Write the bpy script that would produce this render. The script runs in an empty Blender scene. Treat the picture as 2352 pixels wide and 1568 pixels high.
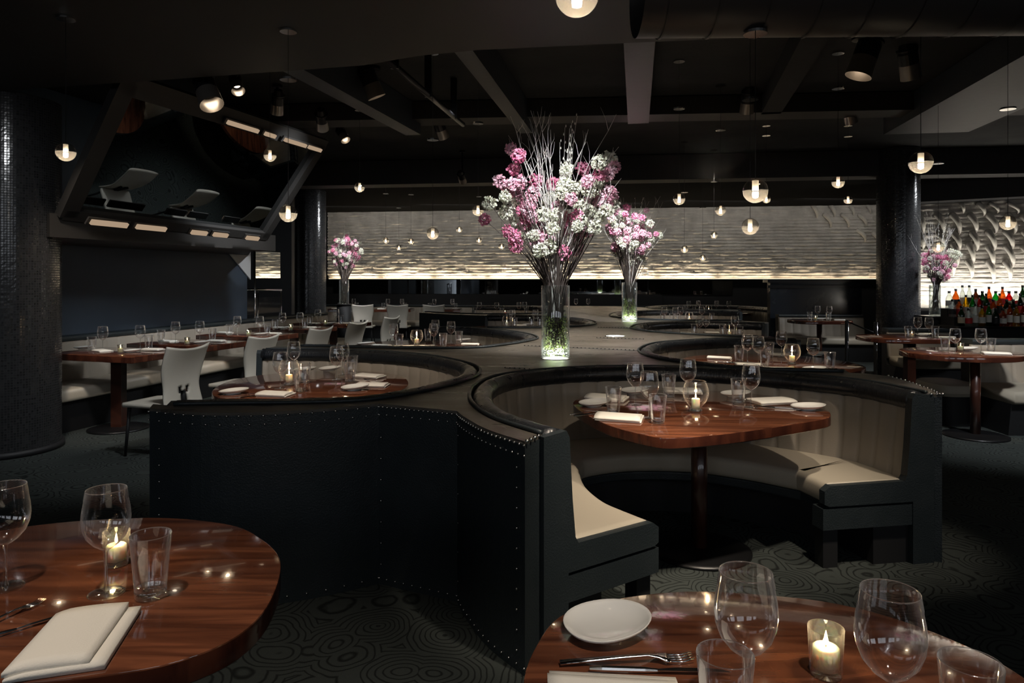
import bpy, math, random
import numpy as np
from mathutils import Vector, Matrix
from mathutils.geometry import tessellate_polygon
random.seed(7)
R = random.Random(11)
sc = bpy.context.scene
col = sc.collection
H = 1.45; F = 1600.0; HY = 640.0; CX = 1176.0
def P(px, py, h):            # point of the photo lying at height h
    d = F*(H-h)/(py-HY); return Vector(((px-CX)/F*d, d, h))
def Q(px, py, Y):            # point of the photo at distance Y
    return Vector(((px-CX)/F*Y, Y, H-(py-HY)/F*Y))

# ------------------------------------------------------------------ materials
def nt(name):
    m = bpy.data.materials.new(name); m.use_nodes = True
    n = m.node_tree.nodes; l = m.node_tree.links; n.clear()
    o = n.new('ShaderNodeOutputMaterial'); return m, n, l, o
def pbr(name, c, rough=.5, metal=0, spec=.5, coat=0, bump=0, bscale=60, c2=None, nscale=5, vec='Object', stretch=(1,1,1), emit=None, es=0, rvar=0, sheen=0, sss=0):
    m, n, l, o = nt(name)
    b = n.new('ShaderNodeBsdfPrincipled'); l.new(b.outputs[0], o.inputs[0])
    b.inputs['Base Color'].default_value = (*c, 1); b.inputs['Roughness'].default_value = rough
    b.inputs['Metallic'].default_value = metal; b.inputs['Specular IOR Level'].default_value = spec
    b.inputs['Coat Weight'].default_value = coat; b.inputs['Coat Roughness'].default_value = .04
    if sheen: b.inputs['Sheen Weight'].default_value = sheen
    if sss:
        b.inputs['Subsurface Weight'].default_value = sss; b.inputs['Subsurface Radius'].default_value = (.02, .012, .006)
        b.inputs['Subsurface Scale'].default_value = 1.0
    if emit: b.inputs['Emission Color'].default_value = (*emit, 1); b.inputs['Emission Strength'].default_value = es
    tc = n.new('ShaderNodeTexCoord'); mp = n.new('ShaderNodeMapping'); mp.inputs['Scale'].default_value = stretch
    l.new(tc.outputs[vec], mp.inputs[0])
    if c2 or rvar:
        t = n.new('ShaderNodeTexNoise'); t.inputs['Scale'].default_value = nscale; t.inputs['Detail'].default_value = 5
        l.new(mp.outputs[0], t.inputs['Vector'])
        if c2:
            r = n.new('ShaderNodeValToRGB'); r.color_ramp.elements[0].position = .35; r.color_ramp.elements[1].position = .65
            r.color_ramp.elements[0].color = (*c, 1); r.color_ramp.elements[1].color = (*c2, 1)
            l.new(t.outputs['Fac'], r.inputs[0]); l.new(r.outputs[0], b.inputs['Base Color'])
        if rvar:
            mr = n.new('ShaderNodeMapRange'); mr.inputs[1].default_value = .3; mr.inputs[2].default_value = .7
            mr.inputs[3].default_value = max(rough-rvar, .02); mr.inputs[4].default_value = rough+rvar
            l.new(t.outputs['Fac'], mr.inputs[0]); l.new(mr.outputs[0], b.inputs['Roughness'])
    if bump:
        t = n.new('ShaderNodeTexNoise'); t.inputs['Scale'].default_value = bscale; t.inputs['Detail'].default_value = 4
        l.new(mp.outputs[0], t.inputs['Vector'])
        bp = n.new('ShaderNodeBump'); bp.inputs['Strength'].default_value = bump; bp.inputs['Distance'].default_value = .01
        l.new(t.outputs['Fac'], bp.inputs['Height']); l.new(bp.outputs[0], b.inputs['Normal'])
    return m
def emis(name, c, s):
    m, n, l, o = nt(name); e = n.new('ShaderNodeEmission'); e.inputs[0].default_value = (*c, 1); e.inputs[1].default_value = s
    l.new(e.outputs[0], o.inputs[0]); return m
def glass(name, tint=(1,1,1), refl=1.0, rough=.0, base=.03, power=2.2, diffuse=0, edge=.75, edge_sheen=0):
    # thin clear glass: see-through face on, mirror-like at grazing angles
    m, n, l, o = nt(name)
    tr = n.new('ShaderNodeBsdfTransparent'); tr.inputs[0].default_value = (*tint, 1)
    gl = n.new('ShaderNodeBsdfGlossy'); gl.inputs['Roughness'].default_value = rough; gl.inputs[0].default_value = (refl,)*3+(1,)
    lw = n.new('ShaderNodeLayerWeight'); lw.inputs[0].default_value = .5
    pw = n.new('ShaderNodeMath'); pw.operation = 'POWER'; pw.inputs[1].default_value = power
    l.new(lw.outputs['Facing'], pw.inputs[0])
    mr = n.new('ShaderNodeMapRange'); mr.inputs[3].default_value = base; mr.inputs[4].default_value = edge
    l.new(pw.outputs[0], mr.inputs[0])
    mx = n.new('ShaderNodeMixShader'); l.new(mr.outputs[0], mx.inputs[0]); l.new(tr.outputs[0], mx.inputs[1]); l.new(gl.outputs[0], mx.inputs[2])
    last = mx
    if edge_sheen:  # rim brightness put into the colour as white diffuse at edges
        p2 = n.new('ShaderNodeMath'); p2.operation = 'POWER'; p2.inputs[1].default_value = 3.0; l.new(lw.outputs['Facing'], p2.inputs[0])
        m4 = n.new('ShaderNodeMath'); m4.operation = 'MULTIPLY_ADD'; m4.inputs[1].default_value = edge_sheen; m4.inputs[2].default_value = .0; l.new(p2.outputs[0], m4.inputs[0])
        df = n.new('ShaderNodeBsdfDiffuse'); df.inputs[0].default_value = (.9,.92,.93,1)
        m3 = n.new('ShaderNodeMixShader'); l.new(m4.outputs[0], m3.inputs[0]); l.new(mx.outputs[0], m3.inputs[1]); l.new(df.outputs[0], m3.inputs[2]); last = m3; mx = m3
    if diffuse:
        d = n.new('ShaderNodeBsdfTranslucent'); d.inputs[0].default_value = (*tint, 1)
        m2 = n.new('ShaderNodeMixShader'); m2.inputs[0].default_value = diffuse
        l.new(mx.outputs[0], m2.inputs[1]); l.new(d.outputs[0], m2.inputs[2]); last = m2
    l.new(last.outputs[0], o.inputs[0]); return m

M = {}
M['black_leather'] = pbr('black_leather', (.021,.028,.031), .42, bump=.25, bscale=140, rvar=.08, nscale=9)
M['roll_leather'] = pbr('roll_leather', (.012,.014,.017), .3, bump=.35, bscale=30, stretch=(3,3,.4), rvar=.06)
M['top_leather'] = pbr('top_leather', (.060,.054,.045), .34, bump=.12, bscale=50, c2=(.115,.102,.085), nscale=3, stretch=(.7,4,1), rvar=.09)
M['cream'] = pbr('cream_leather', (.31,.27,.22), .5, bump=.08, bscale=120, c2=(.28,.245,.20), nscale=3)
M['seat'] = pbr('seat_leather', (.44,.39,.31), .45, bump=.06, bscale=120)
M['dark'] = pbr('dark_paint', (.010,.010,.011), .6)
M['matte'] = pbr('matte_black_paint', (.006,.006,.006), .95, spec=.05)
M['black_metal'] = pbr('black_metal', (.012,.012,.013), .35, metal=.3)
M['nail'] = pbr('nailhead_metal', (.75,.72,.68), .2, metal=1)
M['nail_dark'] = pbr('dark_nailhead_metal', (.02,.02,.02), .4, metal=.6)
M['steel'] = pbr('polished_steel', (.8,.8,.8), .12, metal=1)
M['mirror'] = pbr('mirror_glass', (.62,.64,.64), .015, metal=1)
M['mirror_dim'] = pbr('tinted_mirror_glass', (.35,.37,.38), .02, metal=1)
M['porcelain'] = pbr('porcelain', (.78,.77,.73), .12, coat=.6)
M['linen'] = pbr('linen', (.80,.77,.70), .85, bump=.15, bscale=400)
M['wax'] = pbr('wax', (.95,.88,.72), .5, sss=.7)
M['flame'] = emis('candle_flame', (1,.66,.30), 20)
M['glass'] = glass('clear_glass', rough=.05, base=.07, power=1.6, edge=.9, edge_sheen=.30)
M['glass_thick'] = glass('thick_glass', tint=(.93,.96,.94), base=.14, power=1.2, rough=.01, edge_sheen=.06)
M['vase_glass'] = glass('vase_glass', tint=(.95,.98,.97), base=.07, power=1.8, edge=.85, rough=.04, edge_sheen=.2)
M['globe_glass'] = glass('globe_glass', tint=(.90,.87,.82), base=.07, power=2.4, edge=.75)
M['globe_low'] = glass('lower_globe_glass', tint=(.93,.88,.80), base=.07, power=2.4, diffuse=.10)
M['frost'] = glass('frosted_cup', tint=(.7,.68,.64), base=.03, diffuse=.55)
M['lamp'] = emis('pendant_lamp', (1,.83,.60), 42)
M['snoot'] = pbr('snoot_metal', (.30,.27,.24), .3, metal=.7)
M['lens'] = emis('spot_lens', (1,.82,.62), 9)
M['led'] = emis('warm_led', (1,.74,.46), 3)
M['led_soft'] = emis('cove_lamp', (1,.72,.48), .26)
M['disc'] = emis('uplight_disc', (1,.97,.90), 3)
M['chair'] = pbr('chair_leather', (.56,.52,.44), .42, bump=.05, bscale=100)
M['panel'] = pbr('gloss_black_panel', (.022,.028,.036), .25, c2=(.030,.036,.046), nscale=2, rvar=.06)
M['stem'] = pbr('bare_stem', (.055,.04,.032), .7)
M['twig'] = pbr('grey_twig', (.60,.57,.53), .7)
M['catkin'] = pbr('catkin', (.72,.70,.62), .9)
M['pink'] = pbr('pink_petal', (.80,.33,.46), .6, c2=(.92,.68,.76), nscale=14)
M['deep_pink'] = pbr('deep_pink_petal', (.60,.10,.24), .6, c2=(.82,.36,.50), nscale=14)
M['white_petal'] = pbr('white_petal', (.78,.76,.66), .6, c2=(.70,.72,.56), nscale=12)
M['leaf'] = pbr('water_foliage', (.10,.20,.03), .4, c2=(.32,.40,.08), nscale=30)
M['pebble'] = pbr('glass_pebble', (.85,.88,.82), .15)
M['horn'] = pbr('horn', (.50,.48,.43), .35, c2=(.42,.40,.37), nscale=6)
M['wall_blue'] = pbr('blue_grey_wall', (.046,.066,.095), .55, c2=(.054,.075,.105), nscale=1.2)
M['ceiling'] = pbr('dark_ceiling', (.024,.025,.025), .8, spec=.15, c2=(.034,.035,.034), nscale=1.5, bump=.3, bscale=12)
M['beam'] = pbr('beam_paint', (.030,.036,.044), .45, bump=.1, bscale=10)
M['soffit'] = pbr('soffit_paint', (.013,.012,.011), .6, c2=(.018,.016,.0145), nscale=1.3)
M['duct'] = pbr('duct_paint', (.022,.020,.019), .45)
M['white_paint'] = pbr('white_paint', (.62,.64,.66), .6)
M['monitor'] = pbr('monitor_plastic', (.02,.025,.035), .25)

def wood(name, a, b2, rough=.1, sc_=1.0, ang=0):
    m, n, l, o = nt(name)
    b = n.new('ShaderNodeBsdfPrincipled'); l.new(b.outputs[0], o.inputs[0])
    b.inputs['Roughness'].default_value = rough; b.inputs['Coat Weight'].default_value = .6; b.inputs['Coat Roughness'].default_value = .03
    tc = n.new('ShaderNodeTexCoord'); mp = n.new('ShaderNodeMapping'); mp.inputs['Scale'].default_value = (1.2*sc_, 14*sc_, 2); mp.inputs['Rotation'].default_value = (0,0,ang)
    l.new(tc.outputs['Object'], mp.inputs[0])
    t = n.new('ShaderNodeTexNoise'); t.inputs['Scale'].default_value = 1.6; t.inputs['Detail'].default_value = 6; t.inputs['Distortion'].default_value = .8
    l.new(mp.outputs[0], t.inputs['Vector'])
    r = n.new('ShaderNodeValToRGB'); e = r.color_ramp.elements
    e[0].position = .32; e[0].color = (*b2, 1); e[1].position = .62; e[1].color = (*a, 1)
    x = e.new(.5); x.color = tuple((p+q)*.5 for p, q in zip(a, b2))+(1,)
    l.new(t.outputs['Fac'], r.inputs[0]); l.new(r.outputs[0], b.inputs['Base Color'])
    return m
M['wood'] = wood('walnut', (.20,.070,.034), (.055,.018,.011), .1, 1, .35)
M['wood_dark'] = wood('dark_walnut', (.060,.020,.012), (.025,.009,.006), .3)

M['wood_edge'] = wood('walnut_edge', (.085,.026,.014), (.032,.010,.007), .12, 1)  # table sides: same walnut, shade put into a darker colour
def carpet():
    m, n, l, o = nt('scroll_carpet')
    b = n.new('ShaderNodeBsdfPrincipled'); l.new(b.outputs[0], o.inputs[0]); b.inputs['Roughness'].default_value = .95
    b.inputs['Specular IOR Level'].default_value = .15
    tc = n.new('ShaderNodeTexCoord')
    dn = n.new('ShaderNodeTexNoise'); dn.inputs['Scale'].default_value = 2.2; l.new(tc.outputs['Object'], dn.inputs['Vector'])
    vm = n.new('ShaderNodeVectorMath'); vm.operation = 'MULTIPLY_ADD'; vm.inputs[1].default_value = (.22,.22,0)
    l.new(dn.outputs['Color'], vm.inputs[0]); l.new(tc.outputs['Object'], vm.inputs[2])
    v = n.new('ShaderNodeTexVoronoi'); v.inputs['Scale'].default_value = 4.2; l.new(vm.outputs[0], v.inputs['Vector'])
    mu = n.new('ShaderNodeMath'); mu.operation = 'MULTIPLY'; mu.inputs[1].default_value = 62; l.new(v.outputs['Distance'], mu.inputs[0])
    n2 = n.new('ShaderNodeTexNoise'); n2.inputs['Scale'].default_value = 9; l.new(tc.outputs['Object'], n2.inputs['Vector'])
    ad = n.new('ShaderNodeMath'); ad.operation = 'MULTIPLY_ADD'; ad.inputs[1].default_value = 5; l.new(n2.outputs['Fac'], ad.inputs[0]); l.new(mu.outputs[0], ad.inputs[2])
    si = n.new('ShaderNodeMath'); si.operation = 'SINE'; l.new(ad.outputs[0], si.inputs[0])
    r = n.new('ShaderNodeValToRGB'); e = r.color_ramp.elements
    e[0].position = .0; e[0].color = (.014,.016,.015,1); e[1].position = .3; e[1].color = (.048,.056,.052,1)
    mr = n.new('ShaderNodeMapRange'); mr.inputs[1].default_value = -1; l.new(si.outputs[0], mr.inputs[0])
    l.new(mr.outputs[0], r.inputs[0]); l.new(r.outputs[0], b.inputs['Base Color'])
    bn = n.new('ShaderNodeTexNoise'); bn.inputs['Scale'].default_value = 300; l.new(tc.outputs['Object'], bn.inputs['Vector'])
    bp = n.new('ShaderNodeBump'); bp.inputs['Strength'].default_value = .4; bp.inputs['Distance'].default_value = .01
    l.new(bn.outputs['Fac'], bp.inputs['Height']); l.new(bp.outputs[0], b.inputs['Normal'])
    return m
M['carpet'] = carpet()

def mosaic():
    m, n, l, o = nt('mosaic_tile')
    b = n.new('ShaderNodeBsdfPrincipled'); l.new(b.outputs[0], o.inputs[0])
    uv = n.new('ShaderNodeUVMap')
    br = n.new('ShaderNodeTexBrick'); br.offset = 0; br.inputs['Scale'].default_value = 1
    br.inputs['Brick Width'].default_value = 1; br.inputs['Row Height'].default_value = 1; br.inputs['Mortar Size'].default_value = .13
    br.inputs['Color1'].default_value = (.010,.011,.012,1); br.inputs['Color2'].default_value = (.028,.028,.030,1); br.inputs['Mortar'].default_value = (.002,.002,.002,1)
    l.new(uv.outputs[0], br.inputs['Vector']); l.new(br.outputs['Color'], b.inputs['Base Color'])
    mr = n.new('ShaderNodeMapRange'); mr.inputs[3].default_value = .17; mr.inputs[4].default_value = .9
    l.new(br.outputs['Fac'], mr.inputs[0]); l.new(mr.outputs[0], b.inputs['Roughness'])
    b.inputs['Specular IOR Level'].default_value = .8
    return m
M['mosaic'] = mosaic()

def brickmat():
    m, n, l, o = nt('whitewashed_brick')
    b = n.new('ShaderNodeBsdfPrincipled'); l.new(b.outputs[0], o.inputs[0]); b.inputs['Roughness'].default_value = .8
    tc = n.new('ShaderNodeTexCoord')
    t = n.new('ShaderNodeTexNoise'); t.inputs['Scale'].default_value = 4; t.inputs['Detail'].default_value = 8; l.new(tc.outputs['Object'], t.inputs['Vector'])
    r = n.new('ShaderNodeValToRGB'); r.color_ramp.elements[0].position = .3; r.color_ramp.elements[0].color = (.38,.36,.33,1); r.color_ramp.elements[1].position = .7; r.color_ramp.elements[1].color = (.56,.54,.50,1)
    l.new(t.outputs['Fac'], r.inputs[0]); l.new(r.outputs[0], b.inputs['Base Color'])
    t2 = n.new('ShaderNodeTexNoise'); t2.inputs['Scale'].default_value = 16; t2.inputs['Detail'].default_value = 6; l.new(tc.outputs['Object'], t2.inputs['Vector'])
    bp = n.new('ShaderNodeBump'); bp.inputs['Strength'].default_value = .5; bp.inputs['Distance'].default_value = .03
    l.new(t2.outputs['Fac'], bp.inputs['Height']); l.new(bp.outputs[0], b.inputs['Normal'])
    return m
M['brick'] = brickmat()

# ------------------------------------------------------------------ mesh helpers
def mk(name, verts, faces, mat, parent=None, smooth=False, loc=None, mats=None, midx=None):
    me = bpy.data.meshes.new(name)
    off = Vector((0,0,0))
    if parent is not None and parent.get('_world'): off = parent.location.copy()
    if loc is not None: off = Vector(loc)
    me.from_pydata([(v[0]-off.x, v[1]-off.y, v[2]-off.z) for v in verts], [], faces)
    me.materials.append(M[mat] if isinstance(mat, str) else mat)
    if mats:
        for q in mats: me.materials.append(M[q])
        me.polygons.foreach_set('material_index', midx)
    if smooth: me.polygons.foreach_set('use_smooth', [True]*len(me.polygons))
    me.update()
    o = bpy.data.objects.new(name, me); col.objects.link(o)
    if parent is not None: o.parent = parent
    elif loc is not None: o.location = off
    return o
def tag(o, label=None, cat=None, group=None, kind=None):
    if label: o['label'] = label
    if cat: o['category'] = cat
    if group: o['group'] = group
    if kind: o['kind'] = kind
    return o
def root(name, loc=(0,0,0), world=True, rz=0):
    o = bpy.data.objects.new(name, None); col.objects.link(o); o.location = loc; o.rotation_euler = (0,0,rz)
    o.empty_display_size = .1
    if world: o['_world'] = 1
    return o
class MB:
    def __init__(s): s.v = []; s.f = []
    def add(s, vs, fs):
        k = len(s.v); s.v += [tuple(v) for v in vs]; s.f += [tuple(i+k for i in f) for f in fs]; return s
    def box(s, x0, x1, y0, y1, z0, z1, rot=0, piv=(0,0)):
        c, q = math.cos(rot), math.sin(rot); vs = []
        for z in (z0, z1):
            for x, y in ((x0,y0),(x1,y0),(x1,y1),(x0,y1)):
                vs.append((piv[0]+x*c-y*q, piv[1]+x*q+y*c, z))
        return s.add(vs, [(3,2,1,0),(4,5,6,7),(0,1,5,4),(1,2,6,5),(2,3,7,6),(3,0,4,7)])
    def obox(s, c, ax, ay, az):     # centre and three half-axis vectors
        c, ax, ay, az = Vector(c), Vector(ax), Vector(ay), Vector(az); vs = []
        for k in (-1, 1):
            for i, j in ((-1,-1),(1,-1),(1,1),(-1,1)): vs.append(c+ax*i+ay*j+az*k)
        return s.add(vs, [(3,2,1,0),(4,5,6,7),(0,1,5,4),(1,2,6,5),(2,3,7,6),(3,0,4,7)])
    def tube(s, pts, r, n=6, cap=True):
        pts = [Vector(p) for p in pts]; rs = r if isinstance(r, (list, tuple)) else [r]*len(pts)
        k = len(s.v); prev = None
        for i, p in enumerate(pts):
            t = (pts[min(i+1, len(pts)-1)]-pts[max(i-1, 0)])
            if t.length < 1e-9: t = Vector((0,0,1))
            t.normalize()
            if prev is None:
                a = t.cross(Vector((0,0,1)))
                if a.length < .05: a = t.cross(Vector((1,0,0)))
            else: a = prev - t*prev.dot(t)
            a.normalize(); prev = a; b = t.cross(a)
            for j in range(n):
                w = 2*math.pi*j/n; s.v.append(tuple(p+(a*math.cos(w)+b*math.sin(w))*rs[i]))
        for i in range(len(pts)-1):
            for j in range(n):
                s.f.append((k+i*n+j, k+i*n+(j+1)%n, k+(i+1)*n+(j+1)%n, k+(i+1)*n+j))
        if cap:
            s.f.append(tuple(k+j for j in reversed(range(n)))); m = k+(len(pts)-1)*n; s.f.append(tuple(m+j for j in range(n)))
        return s
    def lathe(s, prof, n=24, c=(0,0,0)):
        k = len(s.v)
        for r_, z in prof:
            for j in range(n):
                w = 2*math.pi*j/n; s.v.append((c[0]+r_*math.cos(w), c[1]+r_*math.sin(w), c[2]+z))
        for i in range(len(prof)-1):
            for j in range(n):
                s.f.append((k+i*n+j, k+i*n+(j+1)%n, k+(i+1)*n+(j+1)%n, k+(i+1)*n+j))
        return s
    def sphere(s, c, r, n=12, m=8):
        prof = [(max(math.sin(math.pi*i/m), 1e-4)*r, -math.cos(math.pi*i/m)*r) for i in range(m+1)]
        return s.lathe(prof, n, c)
    def cyl(s, c, r, h, n=20, r2=None):
        r2 = r if r2 is None else r2
        return s.lathe([(1e-4,0),(r,0),(r2,h),(1e-4,h)], n, c)
    def make(s, name, mat, parent=None, smooth=False, loc=None): return mk(name, s.v, s.f, mat, parent, smooth, loc)

def catmull(pts, closed=False, sub=12):
    pts = [Vector((p[0], p[1])) for p in pts]; n = len(pts); out = []
    rng = range(n) if closed else range(n-1)
    for i in rng:
        if closed: a, b, c, d = pts[(i-1)%n], pts[i], pts[(i+1)%n], pts[(i+2)%n]
        else: a, b, c, d = pts[max(i-1,0)], pts[i], pts[i+1], pts[min(i+2,n-1)]
        # centripetal-like tension
        for k in range(sub):
            t = k/sub
            out.append(.5*((2*b)+(c-a)*t+(2*a-5*b+4*c-d)*t*t+(3*b-a-3*c+d)*t**3))
    if not closed: out.append(pts[-1])
    return out
def resample(pts, step, closed=False):
    if closed: pts = pts+[pts[0]]
    L = [0]
    for i in range(1, len(pts)): L.append(L[-1]+(pts[i]-pts[i-1]).length)
    n = max(2, int(round(L[-1]/step))); out = []; j = 0
    for k in range(n+(0 if closed else 1)):
        s = L[-1]*k/n
        while j < len(L)-2 and L[j+1] < s: j += 1
        t = (s-L[j])/max(L[j+1]-L[j], 1e-9); out.append(pts[j].lerp(pts[j+1], t))
    return out, L[-1]
def smooth_pts(pts, it):
    pts = list(pts)
    for _ in range(it):
        q = pts[:]
        for i in range(1, len(pts)-1): q[i] = (pts[i-1]+pts[i]*2+pts[i+1])/4
        pts = q
    return pts
def normals(pts, centre):
    ns = []
    for i in range(len(pts)):
        t = pts[min(i+1, len(pts)-1)]-pts[max(i-1, 0)]; t.normalize(); ns.append(Vector((-t.y, t.x)))
    s = sum(n.dot(Vector(centre)-p) for n, p in zip(ns, pts))
    if s < 0: ns = [-n for n in ns]
    return ns
def sweep(pts, ns, prof, closed=True, caps=True, fn=None):
    m = MB(); n = len(prof)
    for i, (p, q) in enumerate(zip(pts, ns)):
        for j, (o, z) in enumerate(prof):
            if fn: o, z = fn(i, j, o, z)
            m.v.append((p.x+q.x*o, p.y+q.y*o, z))
    for i in range(len(pts)-1):
        for j in range(n if closed else n-1):
            m.f.append((i*n+j, i*n+(j+1)%n, (i+1)*n+(j+1)%n, (i+1)*n+j))
    if closed and caps:
        m.f.append(tuple(reversed(range(n)))); k = (len(pts)-1)*n; m.f.append(tuple(k+j for j in range(n)))
    return m
def rbox(o0, o1, z0, z1, r, n=4):
    out = []
    for cx, cz, a0 in ((o1-r, z1-r, 0), (o0+r, z1-r, 90), (o0+r, z0+r, 180), (o1-r, z0+r, 270)):
        for k in range(n+1):
            a = math.radians(a0+90*k/n); out.append((cx+r*math.cos(a), cz+r*math.sin(a)))
    return out
def slab(name, poly, z0, z1, mat, parent=None, bevel=0, loc=None, smooth=False, side=None):
    poly = [Vector((p[0], p[1])) for p in poly]
    area = sum(poly[i].x*poly[(i+1)%len(poly)].y-poly[(i+1)%len(poly)].x*poly[i].y for i in range(len(poly)))
    if area < 0: poly = poly[::-1]
    n = len(poly); m = MB(); tris = tessellate_polygon([[Vector((p.x, p.y, 0)) for p in poly]])
    lv = [(0, z0), (0, z1)]
    if bevel: lv = [(-bevel, z0), (0, z0+bevel), (0, z1-bevel), (-bevel*.3, z1-bevel*.3), (-bevel, z1)]
    ns = []
    for i in range(n):
        t = (poly[(i+1)%n]-poly[i-1]).normalized(); ns.append(Vector((t.y, -t.x)))
    for o, z in lv:
        for p, q in zip(poly, ns): m.v.append((p.x+q.x*o, p.y+q.y*o, z))
    for k in range(len(lv)-1):
        for i in range(n): m.f.append((k*n+i, k*n+(i+1)%n, (k+1)*n+(i+1)%n, (k+1)*n+i))
    top = (len(lv)-1)*n
    def up(t, b, flip):
        a, b_, c = (Vector((m.v[b+i][0], m.v[b+i][1])) for i in t)
        ccw = (b_-a).cross(c-a) > 0 if hasattr((b_-a), 'cross') else True
        t = t if ccw != flip else t[::-1]
        return tuple(b+i for i in t)
    for t in tris: m.f.append(up(tuple(t), top, False)); m.f.append(up(tuple(t), 0, True))
    o = m.make(name, mat, parent, loc=loc)
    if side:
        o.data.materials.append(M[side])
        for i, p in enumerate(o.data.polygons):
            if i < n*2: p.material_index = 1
    if bevel or smooth:
        me = o.data; nside = (len(lv)-1)*n
        for i, p in enumerate(me.polygons): p.use_smooth = i < nside
        try: me.set_sharp_from_angle(angle=math.radians(28))
        except Exception: pass
    return o
def copy_tree(o, parent=None):
    c = o.copy(); col.objects.link(c); c.parent = parent
    for ch in list(o.children): copy_tree(ch, c)
    return c
class Proto:
    def __init__(s, fn): s.fn = fn; s.src = None
    def place(s, loc, rz=0, scale=1):
        if s.src is None: s.src = s.fn(); o = s.src
        else: o = copy_tree(s.src)
        for k in ('label','group'):
            if k in o: del o[k]
        o.location = loc; o.rotation_euler = (0, 0, rz); o.scale = (scale,)*3
        return o
CK = 1.09  # lift above surfaces keeps everything resting, not sunk

# ------------------------------------------------------------------ camera, world
cam = bpy.data.cameras.new('camera'); co = bpy.data.objects.new('camera', cam); col.objects.link(co)
co.location = (0,0,H); co.rotation_euler = (math.radians(90),0,0)
cam.sensor_width = 36; cam.lens = F/2352*36; cam.shift_y = -144/2352; cam.clip_start = .05; cam.clip_end = 100
sc.camera = co
w = bpy.data.worlds.new('world'); sc.world = w; w.use_nodes = True
w.node_tree.nodes['Background'].inputs[0].default_value = (.60,.64,.70,1); w.node_tree.nodes['Background'].inputs[1].default_value = 2.2
sc.view_settings.view_transform = 'Standard'; sc.view_settings.look = 'None'; sc.view_settings.gamma = 1; sc.view_settings.exposure = .6
sc.view_settings.use_curve_mapping = False

def lamp(kind, loc, power, target=None, color=(1,.86,.68), size=.04, cone=50, blend=.6, sx=None, sy=None, name='lamp'):
    d = bpy.data.lights.new(name, kind); d.energy = power; d.color = color
    if kind == 'SPOT': d.spot_size = math.radians(cone); d.spot_blend = blend; d.shadow_soft_size = size
    if kind == 'POINT': d.shadow_soft_size = size
    if kind == 'AREA': d.shape = 'RECTANGLE'; d.size = sx; d.size_y = sy
    o = bpy.data.objects.new(name, d); col.objects.link(o); o.location = loc
    if target is not None: o.rotation_euler = (Vector(target)-Vector(loc)).to_track_quat('-Z', 'Y').to_euler()
    return o

# ------------------------------------------------------------------ the setting
U = Vector((.242,.970)); N = Vector((.970,-.242))      # along / out of the left wall
def wx(Y): return -4.80+.25*(Y-6.89)
tag(MB().add([(-12,-3,0),(14,-3,0),(14,20,0),(-12,20,0)], [(0,1,2,3)]).make('floor', 'carpet'), 'dark grey green carpet with a swirling scroll pattern', 'floor', kind='structure')
tag(MB().box(-12,14,-3,20,3.4,3.5).make('ceiling', 'ceiling'), 'black painted slab ceiling above the beams', 'ceiling', kind='structure')
edge = [P2 for P2 in ((-5.2,5.75),(-4.08,5.56),(-2.6,5.25),(-1.49,5.0),(-1.05,4.9),(-.63,4.69),(-.22,4.57),(.76,4.43),(3.04,4.14),(6.0,3.8))]
tag(slab('trim_1', [(-7,-1),(-7,5.9)]+edge+[(6,-1)], 2.95, 3.39, 'soffit'), 'dark dropped soffit across the near ceiling', 'soffit', kind='structure')
dr = root('round_duct', (3.2,3.0,2.73))
prof = [(.33*math.cos(2*math.pi*k/40), .33*math.sin(2*math.pi*k/40)) for k in range(40)]
def ductring(x0, x1, r, m):
    k = len(m.v)
    for x in (x0, x1):
        for j in range(40): m.v.append((x, 3.0+prof[j][0]/.33*r-.02*(x-3), 2.728+prof[j][1]/.33*r))
    for j in range(40): m.f.append((k+j, k+40+j, k+40+(j+1)%40, k+(j+1)%40))
m = MB(); ductring(.55, 5.0, .215, m); m.make('duct_body', 'duct', dr, True)
m = MB()
for k in range(20):
    m = MB(); ductring(.65+k*.21, .66+k*.21, .221, m); m.make('seam_band', 'duct', dr, True)
tag(dr, 'large round black air duct with seam bands under the near ceiling', 'duct')

def beam(n, a, b, w0, z0, z1, mat='beam', label=''):
    a, b = Vector(a), Vector(b); t = (b-a).normalized(); s = Vector((t.y,-t.x))*w0/2
    tag(slab('trim_%d' % n, [a+s, b+s, b-s, a-s], z0, z1, mat), label, 'beam', kind='structure')
beam(2, (.87,4.75), (1.36,7.5), .22, 3.12, 3.39, label='pale lit ceiling beam right of the tall flowers')
beam(3, (-.38,4.9), (.16,7.9), .14, 3.10, 3.39, label='bluish ceiling beam left of the tall flowers')
beam(4, (-1.75,5.3), (-1.12,7.9), .18, 3.08, 3.39, label='bluish ceiling beam over the left booths')
beam(5, (4.25,5.0), (4.75,8.0), .9, 3.12, 3.39, label='wide ceiling beam at the upper right')
beam(6, (2.1,4.6), (2.75,7.4), .2, 3.2, 3.39, 'ceiling', label='dark ceiling beam right of centre')
beam(7, (-6,8.2), (9,7.0), .35, 3.2, 3.39, 'soffit', label='dark cross beam at the end of the ceiling beams')
beam(8, (-8,12.4), (11,10.0), .4, 3.0, 3.39, 'soffit', label='dark cross beam above the far booths')
pr = root('ceiling_pipe', (-.9,5.0,3.0)); MB().tube([(-.93,4.8,3.02),(-.5,7.1,3.02)], .025, 10).make('pipe', 'black_metal', pr, True)
for t in (.15,.5,.85): MB().box(-.93+.43*t-.03,-.93+.43*t+.03,4.8+2.3*t-.02,4.8+2.3*t+.02,3.0,3.39).make('bracket', 'black_metal', pr)
tag(pr, 'black ceiling track pipe running away above the left booths', 'pipe')

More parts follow.
